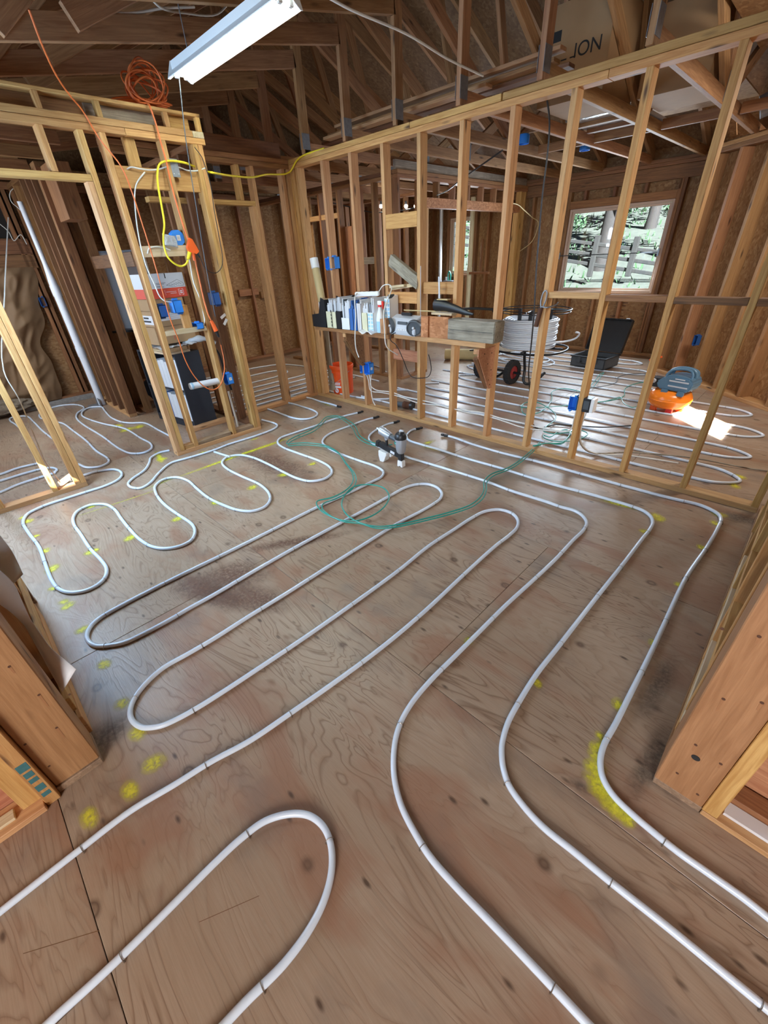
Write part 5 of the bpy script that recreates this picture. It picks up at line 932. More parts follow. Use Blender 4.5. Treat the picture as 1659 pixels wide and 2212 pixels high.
bm = bmesh.new(); cyl(bm, (-.148, 0, .225), (-.140, 0, .19), .018, .013, 12); ob('handle_neck', bm, 'alu', t); bm = bmesh.new(); bx(bm, (-.150, -.008, .11), (-.132, .008, .195), .002); ob('rear_strut', bm, 'black', t, .4)
beam('magazine', (-.225, 0, .135), (.0, 0, .085), .042, .026, 'black', t, bev=.003); beam('magazine_rail', (-.20, 0, .155), (-.03, 0, .117), .012, .034, 'black', t); beam('magazine_label', (-.095, -.0137, .107), (-.055, -.0137, .098), .022, .001, 'cardw', t, bev=0); beam('magazine_latch', (-.245, 0, .142), (-.215, 0, .135), .05, .034, 'black', t, bev=.003)
bm = bmesh.new(); bx(bm, (-.018, -.018, .055), (.018, .018, .125), .003); bx(bm, (-.024, -.012, .04), (.012, .012, .085), .002); ob('nose', bm, 'black', t, .4); bm = bmesh.new(); bx(bm, (-.026, -.006, .15), (-.020, .006, .185), .001); ob('trigger', bm, 'black', t, .4)
bm = bmesh.new(); prism(bm, [(-.026, .0), (-.006, .0), (-.006, .014), (.006, .014), (.006, .0), (.026, .0), (.024, .05), (-.022, .055)], 'y', -.02, .02); bmesh.ops.bevel(bm, geom=bm.edges[:], offset=.003, segments=1, affect='EDGES'); ob('front_foot', bm, 'white', t, .5)
bm = bmesh.new(); prism(bm, [(-.026, .0), (.012, .0), (.026, .015), (.030, .045), (.046, .062), (.046, .085), (-.036, .095), (-.038, .05)], 'y', -.028, .028); bmesh.ops.bevel(bm, geom=bm.edges[:], offset=.004, segments=1, affect='EDGES'); o = ob('rear_foot', bm, 'white', t, .5); o.location = (-.17, -.004, 0); bm = bmesh.new(); bx(bm, (-.115, -.004, .05), (-.10, .03, .085), .003); ob('foot_clip', bm, 'white', t, .4)
bm = bmesh.new(); cyl(bm, (-.010, -.0435, .205), (-.010, -.0445, .205), .012, n=16); o = ob('badge', bm, 'green', t); o.rotation_euler = (0, 0, -.25)
bm = bmesh.new(); bx(bm, (-.006, -.0452, .2025), (.006, -.0446, .2075)); ob('badge_print', bm, 'white', t, 0).rotation_euler = (0, 0, -.25)
hz = .006
def hose(name, label, pts, r=.0052, mat='green', z=.006, hump=None): 
    P = [Vector(p) if len(p) == 3 else F(p[0], p[1], z) for p in pts]; P = smoothpts(P, 6); P0 = P[0].copy()
    if hump:
        for i, p in enumerate(P): p.z += hump(i/(len(P)-1), p)
    bm = bmesh.new(); sweep(bm, [p-P0 for p in P], r, 8); o = ob(name, bm, mat, None, 1.2); o.location = P0; return tag(o, label, 'hose')
over = lambda u, p: .026
hose('air_hose', 'teal green air hose winding over the floor pipes from the nail gun', [(848, 966), (830, 966.6), (800.5, 960), (779, 947.6), (767, 924), (750, 911.7), (729, 903), (707.7, 905), (691, 920), (674, 933), (640, 947.6), (623, 958), (621, 964), (638, 963), (661, 962), (699, 966.6), (729, 981), (745.7, 1004.6), (762.5, 1030), (762.5, 1046.8), (750, 1063.6), (720, 1080.5), (686.6, 1089), (686.6, 1099.5), (703.5, 1116), (741, 1131), (775, 1131), (809, 1118.5), (834, 1097), (840.6, 1076), (826, 1059), (796, 1053), (767, 1057), (745.7, 1076), (739, 1097), (750, 1118.5), (775, 1135), (813, 1144), (851, 1141.7), (918.6, 1127), (982, 1110), (1015.7, 1097), (1036.8, 1080.5), (1045, 1063.6), (1045, 1046.8), (1058, 1032), (1100, 1015), (1142, 983.5), (1165, 961)], hump=over)
hose('air_hose', 'second teal hose strand beside the first, crossing the floor in the same curve', [(850, 972), (826, 971), (798, 965), (775, 952), (761, 928), (746, 915), (728, 906), (711, 908), (694, 924), (678, 937), (645, 951), (627, 961), (625, 968), (645, 967), (668, 967), (703, 971), (732, 985), (750, 1008), (768, 1032), (769, 1049), (757, 1067), (726, 1084), (700, 1094), (697, 1104), (712, 1119), (744, 1134), (778, 1138), (814, 1148), (853, 1146), (922, 1131), (985, 1114), (1020, 1101), (1042, 1084), (1050, 1065), (1051, 1049), (1064, 1035), (1104, 1018), (1146, 986), (1167, 963)], hump=over, r=.0045)
A_ = at(1165, 961, 'z', .032); B_ = at(1215, 932, 'y', .18)
for i, (lab, off) in enumerate((('teal hose tangled in loops on the back room floor behind the blue box', 0.0), ('thinner teal hose tangled with the other loops behind the blue box', .012))):
    pts = [A_+Vector((off, 0, 0)), Vector((2.96+off, -.02, .075)), Vector((3.02, .10, .075)), Vector((3.10, .22, .05+off))] + [tuple(F(x, y, .03+off*2)) for x, y in ((1231, 931), (1222, 928), (1205, 933), (1187, 944), (1174, 940), (1176, 946), (1190, 951.6), (1214, 953.5), (1241, 950.7), (1263, 943.5), (1269, 936), (1255, 930), (1225, 934), (1195, 937), (1175, 932), (1180, 921), (1198, 908), (1200, 896), (1184, 881), (1159, 869), (1138, 869), (1127, 880), (1135, 895), (1158, 893), (1180, 880), (1192, 862), (1194, 845), (1216, 839), (1251, 845)) [: 29 if i == 0 else 22]]
    if i == 0: pts += [tuple(F(x, y, .03)) for x, y in ((1270, 858), (1283, 868), (1321, 865), (1347, 856), (1350, 840), (1366, 831), (1388, 826), (1402, 826))]
    else: pts = pts+[tuple(F(x, y, .05)) for x, y in ((1300, 868), (1340, 858), (1344, 865), (1350, 873), (1366, 880), (1378, 876), (1400, 860))]
    hose('air_hose', lab, pts, .0052 if i == 0 else .0044)
hose('air_hose', 'upright teal hose loop standing behind a stud near the black case', [tuple(F(1280, 838, .02)), tuple(F(1290, 826, .03)), tuple(F(1302, 808, .05)), tuple(F(1304, 805, .05)), tuple(F(1298, 807, .05)), tuple(F(1287, 820, .03)), tuple(F(1272, 838, .02))], .0048)
hose('compressor_lead', 'dark grey compressor power lead curving over the back room pipes', [tuple(F(x, y, .028)) for x, y in ((1268, 840), (1290, 836), (1315, 832), (1331, 826), (1334, 816), (1345, 811), (1365, 808), (1385, 807), (1403, 808), (1416, 812))], .0045, 'greydk')

# ============================================================ BACK ROOM
t = thing('air_compressor', 'orange pancake air compressor with a blue grey shroud lit by the sun', 'compressor', (3.51, 1.87, 0), -.18)
bm = bmesh.new(); lathe(bm, [(0, .045), (.10, .045), (.165, .06), (.195, .10), (.20, .135), (.197, .165), (.175, .205), (.13, .225), (0, .23)], 36); ob('tank', bm, 'tank', t, .8)
bm = bmesh.new(); lathe(bm, [(.198, .128), (.2025, .133), (.2025, .14), (.198, .145)], 36); ob('tank_seam', bm, 'tank', t, .8)
for i in range(4):
    a = .6+i*PI/2; bm = bmesh.new(); bx(bm, (.12*math.cos(a)-.03, .12*math.sin(a)-.02, 0.0), (.12*math.cos(a)+.03, .12*math.sin(a)+.02, .055), .004); ob('foot', bm, 'redp' if i == 3 else 'orange', t, .5)
bm = bmesh.new(); prism(bm, [(-.10, .235), (.175, .235), (.205, .30), (.20, .345), (.165, .375), (.02, .385), (-.07, .36), (-.13, .30)], 'y', -.115, .115); bmesh.ops.bevel(bm, geom=bm.edges[:], offset=.014, segments=2, affect='EDGES'); ob('motor_shroud', bm, 'slate', t, .5)
for z in (.275, .325): bm = bmesh.new(); bx(bm, (-.01, -.1185, z), (.17, -.1155, z+.014), .001); ob('shroud_rib', bm, 'silver', t, .3)
bm = bmesh.new(); bx(bm, (.04, -.1185, .352), (.13, -.1155, .360)); ob('shroud_print', bm, 'cardw', t, 0)
bm = bmesh.new(); sweep(bm, smoothpts([(-.08, 0, .36), (-.05, 0, .41), (.02, 0, .44), (.12, 0, .44), (.165, 0, .41), (.175, 0, .36)]), .017, 10); ob('carry_handle', bm, 'slate', t, 1); 
for s in (-1, 1): bm = bmesh.new(); sweep(bm, smoothpts([(-.07, s*.07, .36), (-.045, s*.06, .41), (.02, s*.04, .435), (.12, s*.04, .435), (.16, s*.06, .41), (.17, s*.07, .36)]), .012, 8); ob('handle_rail', bm, 'slate', t, 1)
bm = bmesh.new(); bx(bm, (.05, -.06, .45), (.17, -.035, .47), .004); o = ob('orange_cord_wrap', bm, 'orange', t, .5); o.rotation_euler = (0, -.42, .0); o.location = (-.13, -.02, .045)
bm = bmesh.new(); bx(bm, (-.20, -.10, .24), (-.10, .03, .33), .01); ob('control_panel', bm, 'black', t, .5)
for y in (-.10, -.05): bm = bmesh.new(); cyl(bm, (-.205, y, .29), (-.255, y-.02, .285), .012, n=10); ob('outlet_coupler', bm, 'silver', t); bm = bmesh.new(); cyl(bm, (-.15, y-.012, .30+.01), (-.15, y-.03, .305), .02, n=16); ob('pressure_gauge', bm, 'silver', t)
bm = bmesh.new(); sweep(bm, smoothpts([(-.18, -.12, .29), (-.19, -.14, .24), (-.175, -.13, .20)]), .006, 8); ob('drain_line', bm, 'silver', t, 1)
for x in (-.02, .13): bm = bmesh.new(); bx(bm, (x-.03, -.145, .20), (x+.03, -.112, .245), .005); ob('shroud_clip', bm, 'slate', t, .5)
bm = bmesh.new(); bx(bm, (.12, -.002, -.03), (.17, 0, .03)); o = ob('tank_label', bm, 'cardw', t, 0); o.location = (.075, -.155, .11); o.rotation_euler = (0, 0, .85)
t = thing('tool_case', 'open black hard case lying on the back room pipes below the window', 'case', (2.17, 3.38, .024), -.12)
def tray(bm, w_, d_, h_, q):
    bx(bm, (-w_, -d_, 0), (w_, d_, q)); bx(bm, (-w_, -d_, 0), (w_, -d_+q, h_), .0); bx(bm, (-w_, d_-q, 0), (w_, d_, h_)); bx(bm, (-w_, -d_, 0), (-w_+q, d_, h_)); bx(bm, (w_-q, -d_, 0), (w_, d_, h_))
bm = bmesh.new(); tray(bm, .25, .21, .15, .012); ob('case_base', bm, 'greydk', t, .3); bm = bmesh.new(); bx(bm, (-.265, -.225, .135), (.265, -.205, .152), .003); bx(bm, (-.265, .205, .135), (.265, .225, .152), .003); bx(bm, (-.265, -.204, .135), (-.245, .204, .152), .003); bx(bm, (.245, -.204, .135), (.265, .204, .152), .003); ob('base_rim', bm, 'black', t, .4)
bm = bmesh.new(); bx(bm, (-.235, -.195, .02), (.235, .195, .09), .004); ob('foam_insert', bm, 'black', t, .4)
bm = bmesh.new(); tray(bm, .265, .225, .07, .014); bmesh.ops.bevel(bm, geom=[e for e in bm.edges if e.calc_length() < .08], offset=.004, segments=1, affect='EDGES'); o = ob('case_lid', bm, 'black', t, .4); o.rotation_euler = (PI/2-.35, 0, 0); o.location = (0, .31, .365)
for x in (-.12, .12): bm = bmesh.new(); bx(bm, (x-.022, -.237, .07), (x+.022, -.225, .14), .003); ob('latch', bm, 'greydk', t, .4)
bm = bmesh.new(); sweep(bm, smoothpts([(-.09, -.215, .08), (-.08, -.25, .07), (.08, -.25, .07), (.09, -.215, .08)]), .009, 8); ob('handle', bm, 'black', t, 1); bm = bmesh.new(); bx(bm, (.14, .385, .57), (.19, .41, .60), .003); ob('lid_latch', bm, 'silver', t, .4)
# reel cart with coiled pipe
t = thing('reel_cart', 'black wheeled pipe reel cart carrying a big coil of white pipe', 'cart', (1.63, 2.40, 0), 0)
for x, y, nm in ((.03, -.50, 'wheel'), (-.48, -.42, 'wheel')):
    wr = bpy.data.objects.new('wheel', None); COL.objects.link(wr); wr.parent = t; wr.location = (x, y, .15); wr.rotation_euler = (0, 0, -.12)
    bm = bmesh.new(); prof = [(.085, -.035), (.125, -.042), (.146, -.034), (.150, -.012), (.150, .012), (.146, .034), (.125, .042), (.085, .035)]; lathe(bm, prof+[prof[0]], 30); o = ob('tyre', bm, 'rubber', wr, .6); o.rotation_euler = (0, PI/2, 0)
    bm = bmesh.new()
    for i in range(26):
        a = 2*PI*i/26
        for s in (-1, 1): bx(bm, (s*.018-.012, .148*math.cos(a)-.007, .148*math.sin(a)-.007), (s*.018+.012, .148*math.cos(a)+.007, .148*math.sin(a)+.007))
    o = ob('tread_blocks', bm, 'rubber', wr, 0)
    bm = bmesh.new(); lathe(bm, [(.086, -.02), (.08, .0), (.05, .012), (.02, .03), (0, .03)], 20); lathe(bm, [(.086, .02), (.08, .002), (.05, -.012), (.02, -.03), (0, -.03)], 20); o = ob('hub', bm, 'redhub', wr, .5); o.rotation_euler = (0, PI/2, 0)
bm = bmesh.new(); sweep(bm, smoothpts([(-.56, -.44, .15), (.16, -.52, .15)]), .016, 8); ob('axle', bm, 'blackm', t, 1)
for x0 in (.12, -.42):
    bm = bmesh.new(); sweep(bm, smoothpts([(x0-.10, -.20, .40), (x0-.03, -.32, .30), (x0+.06, -.45, .18), (x0+.09, -.50, .06), (x0+.13, -.50, .03), (x0+.2, -.42, .05), (x0+.22, -.2, .12)]), .018, 9); ob('frame_leg', bm, 'blackm', t, 1)
bm = bmesh.new(); sweep(bm, smoothpts([(-.50, -.30, .36), (.0, -.36, .35), (.40, -.28, .37), (.46, .1, .37), (.30, .38, .37), (-.3, .38, .37), (-.48, .1, .37), (-.50, -.28, .36)]), .014, 8); ob('base_ring', bm, 'blackm', t, 1)
for a in (.2, 1.77, 3.34, 4.91):
    c, s = math.cos(a), math.sin(a); bm = bmesh.new(); sweep(bm, smoothpts([(.02*c, .02*s, .38), (.42*c, .42*s, .38)]), .014, 8); ob('base_spoke', bm, 'blackm', t, 1)
    bm = bmesh.new(); bx(bm, (.20*c-.02, .20*s-.02, .36), (.20*c+.02, .20*s+.02, .86), .003); ob('coil_post', bm, 'black', t, .4); bm = bmesh.new(); sweep(bm, smoothpts([(.20*c, .20*s, .85), (.45*c, .45*s, .85)]), .009, 8); ob('keeper_arm', bm, 'blackm', t, 1)
for z, R in ((.855, .45), (.825, .44)): bm = bmesh.new(); sweep(bm, [Vector((R*math.cos(a), R*.9*math.sin(a), z)) for a in [2*PI*k/32 for k in range(33)]], .006, 6); ob('keeper_ring', bm, 'blackm', t, 1)
bm = bmesh.new(); sweep(bm, smoothpts([(-.45, -.2, .85), (-.7, -.35, .87), (-.95, -.45, .86)]), .016, 8); ob('pull_handle', bm, 'black', t, 1)
bm = bmesh.new(); bx(bm, (-.5, -.25, .82), (-.42, -.18, .87), .004); ob('handle_joint', bm, 'black', t, .4)
t = thing('pipe_coil', 'big coil of bluish white heating pipe resting on the black reel cart', 'pipe coil', (1.58, 2.40, .395)); 
for k in range(15):
    R = .345+.008*math.sin(k*1.9); bm = bmesh.new(); sweep(bm, [Vector((R*math.cos(a), R*math.sin(a), 0.012+.0225*k+.002*math.sin(a*2+k))) for a in [2*PI*i/44 for i in range(45)]], .0125, 7); ob('coil_turn', bm, 'pex', t, 1.2)
for k in range(7):
    bm = bmesh.new(); R = .33-.015*k; sweep(bm, [Vector((R*math.cos(a), R*math.sin(a), .345-.012*(k % 2)-.006*k)) for a in [2*PI*i/40 for i in range(41)]], .0115, 7); ob('coil_turn', bm, 'pex', t, 1.2)
bm = bmesh.new(); sweep(bm, smoothpts([(.30, -.26, .06), (.40, -.12, .09), (.52, .0, .10), (.62, .05, .14), (.66, .03, .20), (.63, -.02, .22)]), .0115, 8); ob('free_end', bm, 'pex', t, 1.2)
t = thing('work_light_string', 'black cable of four lit work light bulbs strung behind the middle studs', 'lights', (-.6, 2.2, 2.10)); o_ = t.location
bm = bmesh.new(); sweep(bm, smoothpts([at(640, 395, 'y', 1.4)-o_, at(700, 432, 'y', 1.7)-o_, at(760, 448, 'y', 2.0)-o_, at(800, 458, 'y', 2.1)-o_, at(850, 457, 'y', 2.19)-o_, at(900, 447, 'y', 2.19)-o_, at(925, 432, 'y', 2.19)-o_, at(965, 412, 'y', 1.6)-o_, at(1000, 385, 'y', 1.0)-o_, at(1085, 325, 'y', .6)-o_]), .007, 7); ob('light_cable', bm, 'black', t, 1)
for px in (823, 848, 877, 898):
    p = at(px, 445.5, 'y', 2.19)-o_; bm = bmesh.new(); bmesh.ops.create_uvsphere(bm, u_segments=12, v_segments=8, radius=.024); o = ob('bulb', bm, 'bulb_on', t); o.location = p; bm = bmesh.new(); cyl(bm, p+Vector((0, 0, .02)), p+Vector((0, 0, .06)), .014, n=10); ob('bulb_socket', bm, 'black', t)
t = thing('vent_pipe', 'white vertical vent pipe standing behind the osb header opening', 'pipe', (-.47, 3.92, 0)); bm = bmesh.new(); cyl(bm, (0, 0, 0), (0, 0, 2.3), .04, n=16); ob('pipe_wall', bm, 'cream', t, .6); bm = bmesh.new(); cyl(bm, (0, 0, 1.2), (0, 0, 1.3), .047, n=16); ob('coupling', bm, 'cream', t, .6)
t = thing('grey_vent_pipe', 'grey vertical pipe beside the small window', 'pipe', (-1.33, 4.18, 0)); bm = bmesh.new(); cyl(bm, (0, 0, 0), (0, 0, 2.35), .035, n=14); ob('pipe_wall', bm, 'silver', t, .6); bm = bmesh.new(); cyl(bm, (0, 0, 1.0), (0, 0, 1.08), .042, n=14); ob('coupling', bm, 'silver', t, .6)
o = board('pipe_ledge', (-.44, 3.86, 1.19), (-.05, 3.92, 1.225), 'old'); tag(o, 'small wooden ledge beside the white vent pipe', 'ledge'); o2 = board('ledge_leg', (0, 0, 0), (.03, .04, .5), 'old', o)
t = thing('window_tank', 'grey metal fitting with a green hose standing under the small window', 'fitting', (-1.12, 4.2, 1.175-.2)); bm = bmesh.new(); bx(bm, (-.11, -.06, 0), (.11, .06, .10), .006); ob('grey_box', bm, 'galv', t, .5); bm = bmesh.new(); sweep(bm, smoothpts([(-.02, 0, .1), (-.03, 0, .2), (0, 0, .25), (.03, 0, .2), (.03, 0, .1)]), .013, 8); ob('green_hose', bm, 'green', t, 1); bm = bmesh.new(); cyl(bm, (-.07, 0, .1), (-.07, 0, .16), .02, n=12); ob('valve', bm, 'silver', t); bm = bmesh.new(); bx(bm, (-.10, -.03, -.6), (-.06, .03, 0)); bx(bm, (.06, -.03, -.6), (.10, .03, 0)); ob('bracket', bm, 'old', t, .3)
o = beam('duct_cover', (.62, 3.55, .03), (-.05, 4.12, .14), .02, .34, 'greyboard'); tag(o, 'pale grey duct cover leaning against the far plate beyond the shelf', 'cover')
t = thing('vent_tube', 'cream fabric roll lying on the floor behind the radio studs', 'roll', (.02, 2.62, 0), .5); bm = bmesh.new(); sweep(bm, smoothpts([(0, 0, .09), (.4, .0, .09), (.75, 0, .09)]), .085, 14); ob('roll_body', bm, 'tubec', t, 1)
t = thing('black_pliers', 'black handled pliers lying on the cream roll', 'pliers', (.45, 2.70, .178), .3)
for s in (-1, 1): bm = bmesh.new(); sweep(bm, smoothpts([(0, 0, 0), (.06, s*.02, .006), (.17, s*.035, .004)]), .010, 7); ob('handle', bm, 'black', t, 1)
t = thing('curtain_rod', 'thin grey tension rod fixed across the far window', 'rod', (1.70, 4.285, 1.41)); bm = bmesh.new(); cyl(bm, (-.71, 0, 0), (.70, 0, .0), .006, n=8); ob('rod_bar', bm, 'greydk', t)
for x in (-.715, .705): bm = bmesh.new(); bx(bm, (x-.01, -.012, -.045), (x+.01, .012, .045), .002); ob('rod_bracket', bm, 'galv', t, .4)
cable('tan_cable', 'tan cable draped from the header to the far wall in the back room', [at(1095, 437, 'y', 2.6), at(1118, 442, 'y', 3.0), at(1130, 452, 'y', 3.4), at(1150, 470, 'y', 4.0), at(1163, 482, 'y', 4.2), at(1150, 520, 'y', 4.25), at(1120, 545, 'y', 4.25)], .006, 'tubec')
t = bluebox('dark blue box on the angled wall above the compressor', (3.37, 3.17, .50), .06, .11, .05, -2.27, 'bluedk', False)
t = thing('osb_stamp', 'brown ink stamp lettering lines printed on the osb under the window', 'stamp', (2.02, 4.3885, .5), 0)
for i, (a, b, z) in enumerate(((0, .10, .33), (.0, .12, .29), (.02, .12, .25), (.02, .10, .21), (.0, .08, .15), (-.10, .10, .06))): bm = bmesh.new(); bx(bm, (a, -.0012, z), (b, 0, z+.012)); ob('ink_line', bm, 'inkbr', t, 0)
t = bluebox('dark blue wall box set in the right near wall studs', (4.575, -1.62, .52), .13, .20, .05, PI, 'bluedk', False)
cable('romex_cable', 'white cable curling in the wall bay beside the right near post', [(4.80, -2.14, .50), (4.79, -2.15, .36), (4.80, -2.15, .27), (4.84, -2.15, .22), (4.90, -2.14, .18), (4.95, -2.14, .24)], .006, 'cable')

# ============================================================ NEAR LEFT: TORN WRAP
def strip(name, label, cen, widths, mat='paper', nrm=None):
    P = smoothpts(cen, 6); bm = bmesh.new(); A = []; n = len(P)
    for i, p in enumerate(P):
        u = i/(n-1)*(len(widths)-1); k = min(int(u), len(widths)-2); wv = Vector(widths[k]).lerp(Vector(widths[k+1]), u-k); q = .004*noise.noise(p*9)
        A.append((bm.verts.new(p-wv+Vector((0, q, 0))-P[0]), bm.verts.new(p+Vector((0, .5*q, 0))-P[0]), bm.verts.new(p+wv-Vector((0, q, 0))-P[0])))
    for a, b in zip(A, A[1:]): bm.faces.new((a[0], a[1], b[1], b[0])); bm.faces.new((a[1], a[2], b[2], b[1]))
    o = ob(name, bm, mat, None, 1.2); o.location = P[0]; o.modifiers.new('s', 'SOLIDIFY').thickness = .0012; return tag(o, label, 'house wrap')
strip('house_wrap', 'torn white wrap strip curling off the near left post', [at(-40, 1232, 'y', -3.435), at(20, 1290, 'y', -3.435), at(60, 1345, 'y', -3.440), at(105, 1415, 'y', -3.435), at(150, 1470, 'y', -3.42)], [(0, .028, .02), (.0, .024, .018), (.006, .012, .012), (.004, .018, .016), (.015, .030, .04)])
strip('house_wrap', 'flat white wrap patch on the far board of the near left wall', [at(-30, 1160, 'y', -3.44), at(10, 1207, 'y', -3.44), at(36, 1255, 'y', -3.44)], [(.02, .035, .035), (.02, .035, .03), (.015, .03, .025)])

# ============================================================ ROOF SPACE
t = thing('attic_carton', 'big brown carton with black ION lettering stored on the roof chords', 'box', (2.345, 1.32, 2.512)); bm = bmesh.new(); bx(bm, (-.262, -.32, 0), (.262, .30, .56), .003); ob('carton_body', bm, 'carddk', t, .3)
for s in (-1, 1): bm = bmesh.new(); bx(bm, (-.262, min(0, s*.3)+.001, .561), (.262, max(0, s*.3)-.001, .566)); ob('carton_flap', bm, 'carddk', t, 0)
text('box_lettering', 'ION', .115, 'ink', t, (.10, -.3208, .275), (PI/2, 0, 0)); bm = bmesh.new(); bx(bm, (-.24, -.3212, .36), (-.12, -.3202, .42)); ob('box_stamp', bm, 'ink', t, 0)
for i in range(4): bm = bmesh.new(); bx(bm, (-.24+.07*i, -.3212, .245), (-.195+.07*i, -.3202, .253)); ob('box_dash', bm, 'ink', t, 0)
t = thing('attic_carton', 'second plain brown carton behind the lettered one in the roof', 'box', (2.95, 1.75, 2.512)); bm = bmesh.new(); bx(bm, (-.24, -.3, 0), (.24, .3, .50), .003); ob('carton_body', bm, 'carddk', t, .3); bm = bmesh.new(); bx(bm, (-.24, -.02, .5005), (.24, .02, .502)); ob('carton_tape', bm, 'tubec', t, 0)
t = thing('wrapped_bundle', 'shiny plastic wrapped bundle of boards lying on the roof chords', 'bundle', (2.35, 2.05, 2.515)); bm = bmesh.new(); bx(bm, (-.32, -.40, .0), (.30, .55, .028), .004); ob('plastic_wrapped_pack', bm, 'plastic', t, .4)
for i in range(3): bm = bmesh.new(); bx(bm, (-.29, -.25+.3*i, -.032), (.255, -.19+.3*i, -.001), .001); ob('bearer', bm, 'old', t, .3)
for lab, p in (('blue round ceiling box on a roof chord nearer the plastic bundle', at(1131, 303, 'z', 2.47)), ('small blue ceiling box on a far roof chord by the right studs', at(1264, 318, 'z', 2.47))):
    t = thing('ceiling_box', lab, 'electrical box', p); bm = bmesh.new(); lathe(bm, [(0, .045), (.05, .045), (.056, .03), (.056, -.03), (.05, -.03), (.05, .038), (0, .038)], 14); ob('box_body', bm, 'blue', t, .5); bm = bmesh.new(); bx(bm, (-.30, -.015, .046), (.30, .015, .058)); ob('hanger_bar', bm, 'old', t, .3)
t = thing('duct_elbow', 'crumpled metal duct elbow hanging at the far right roof edge', 'duct', (3.35, 2.65, 2.50)); bm = bmesh.new(); sweep(bm, smoothpts([(0, 0, 0), (.12, .02, .05), (.25, .0, .16), (.30, -.04, .32)]), lambda u: .085+.004*math.sin(u*60), 16); ob('duct_skin', bm, 'galv', t, 1)
for lab, pts, r in (('white cable stapled along the nearer roof chord on the left', [at(40, 38, 'x', .80), at(110, 37, 'x', .80), at(175, 27, 'x', .80), at(230, 29, 'x', .80), at(300, 27, 'x', .80), at(350, 18, 'x', .80), at(420, 15, 'x', .80)], .007), ('white cable crossing the roof chords toward the shop light', [at(320, -10, 'x', .9), at(345, 15, 'x', .85), at(400, 28, 'x', .7), at(470, 30, 'x', .6), at(500, 0, 'x', .6)], .006)):
    cable('roof_cable', lab, pts, r, 'cable')

# ============================================================ OUTSIDE THE WINDOWS
bm = bmesh.new(); bmesh.ops.create_grid(bm, x_segments=60, y_segments=60, size=1)
for v in bm.verts:
    x, y = v.co.x*30-6, 4.9+(v.co.y+1)*24; v.co = Vector((x, y, -.25+max(0, y-6)*.155+.25*noise.noise(Vector((x*.25, y*.25, 0)))+.05*noise.noise(Vector((x*1.3, y*1.3, 0)))))
o = ob('terrain', bm, 'earth', None, 1); o['kind'] = 'structure'
def gz(x, y): return -.25+max(0, y-6)*.155+.25*noise.noise(Vector((x*.25, y*.25, 0)))
bm = bmesh.new()
for i in range(1400):
    x, y = random.uniform(-14, 2), random.uniform(6, 26); z = gz(x, y); h = random.uniform(.06, .3)
    for k in range(2):
        a = random.random()*PI; d = Vector((math.cos(a), math.sin(a), 0))*.04; l = Vector((random.uniform(-.1, .1), random.uniform(-.1, .1), h)); p = Vector((x, y, z-.02)); bm.faces.new([bm.verts.new(p-d), bm.verts.new(p+d), bm.verts.new(p+l)])
o = ob('grass', bm, 'leaf', None, 0); tag(o, 'sparse green grass tufts on the forest slope outside', 'grass', None, 'stuff')
t = thing('rail_fence', 'grey split rail fence on the slope outside the window', 'fence', (-1.05, 11, gz(-1, 11)))
fx = [-7.2, -5.2, -3.2, -1.05, .0, 1.6]
for i, x in enumerate(fx):
    z0 = .62 if i < 3 else .72; z1 = 1.66-.10*max(0, x+1.05)+.02*i
    o = beam('fence_post', (x+1.05, 0, .75-t.location.z), (x+1.05+.04, 0, z1+.05-t.location.z), .13, .12, 'rail', t, (1, 0, 0), .01)
for i in range(len(fx)-1):
    x0, x1 = fx[i], fx[i+1]
    for za in (1.56, 1.30, 1.06):
        zz = lambda x: za-.17*(x+1.05)*.9
        beam('fence_rail', (x0+1.05, .05, zz(x0)-t.location.z), (x1+1.05, .05, zz(x1)-t.location.z), .09, .06, 'rail', t, bev=.01)
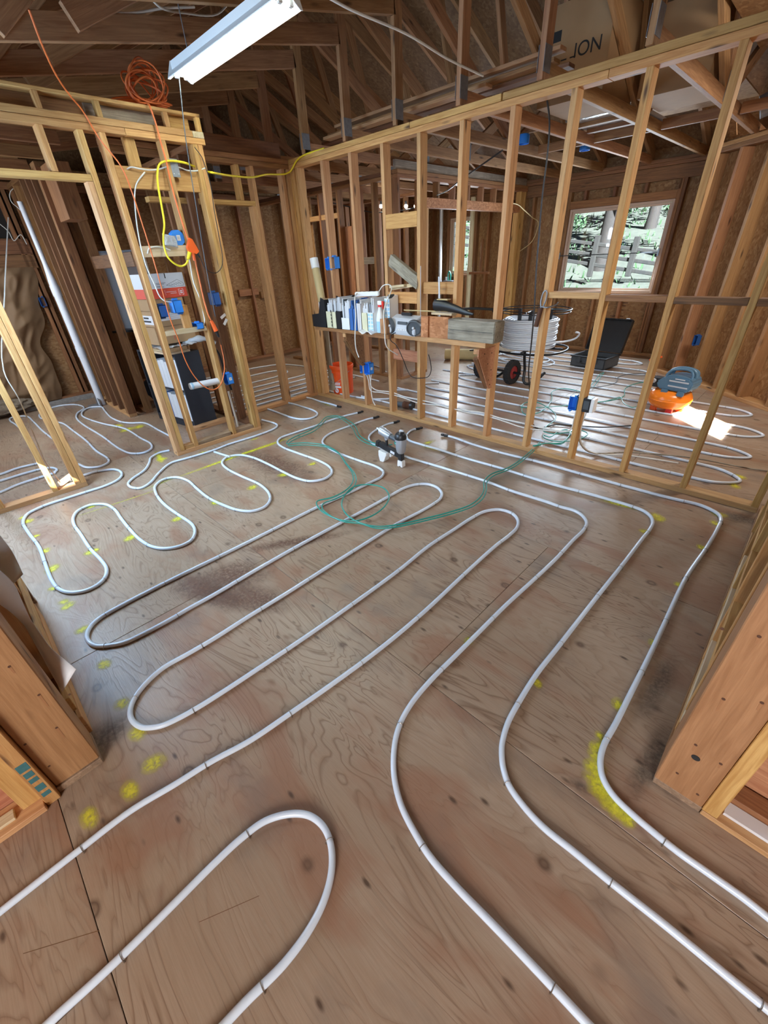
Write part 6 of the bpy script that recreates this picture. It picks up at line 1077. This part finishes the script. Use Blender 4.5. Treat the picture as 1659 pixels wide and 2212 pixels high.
tr = ((-3.9, 15, .20, 'slim pine trunk outside behind the left fence post'), (-1.55, 13.2, .24, 'thick dark pine trunk outside in the right window sash'), (.1, 14.5, .22, 'pine trunk outside at the right edge of the window'), (-6.6, 18, .22, 'pine trunk far up the slope at the left of the window'), (-2.6, 21, .2, 'thin pine trunk far behind the fence'), (-8.5, 14, .25, 'pine trunk seen through the small window'))
for x, y, r, lab in tr:
    t = thing('pine_tree', lab, 'tree', (x, y, gz(x, y)-.1)); bm = bmesh.new(); sweep(bm, smoothpts([(0, 0, 0), (.05, 0, 2), (-.04, .05, 5), (.05, 0, 9)]), lambda u: r*(1.25-.7*u), 12); ob('trunk', bm, 'bark', t, 1)
    bm = bmesh.new()
    for i in range(420):
        h = random.uniform(3.2, 10); R = (11-h)*.28; a = random.random()*2*PI; p = Vector((R*random.random()*math.cos(a), R*random.random()*math.sin(a), h-.2*R)); q = Vector((math.cos(a), math.sin(a), -.35))*random.uniform(.3, .7); s = Vector((-math.sin(a), math.cos(a), random.uniform(-.3, .3)))*.12
        bm.faces.new([bm.verts.new(p-s), bm.verts.new(p+q), bm.verts.new(p+s)])
    o = ob('foliage', bm, 'leaf', t, 0); o['kind'] = 'stuff'
for i in range(7):
    x, y = -13+2.9*i, 24+2.5*math.sin(i*2.3); bm = bmesh.new()
    for k in range(900):
        d = Vector((random.gauss(0, 1), random.gauss(0, 1), random.gauss(0, 1))).normalized()*random.uniform(.6, 1); p = Vector((d.x*1.5, d.y*1.2, abs(d.z)*2.6*(1-.3*abs(d.x))+.1)); s = Vector((random.uniform(-1, 1), random.uniform(-1, 1), random.uniform(-1, 1)))*.17; q = Vector((random.uniform(-1, 1), random.uniform(-1, 1), random.uniform(-1, 1)))*.17
        bm.faces.new([bm.verts.new(p), bm.verts.new(p+s), bm.verts.new(p+q)])
    o = ob('shrub', bm, 'leaf', None, 0); o.location = (x, y, gz(x, y)-.1); tag(o, 'bright green leafy shrub on the upper slope outside, %s from the left' % ('first', 'second', 'third', 'fourth', 'fifth', 'sixth', 'seventh')[i], 'shrub', 'shrubs on the upper slope')
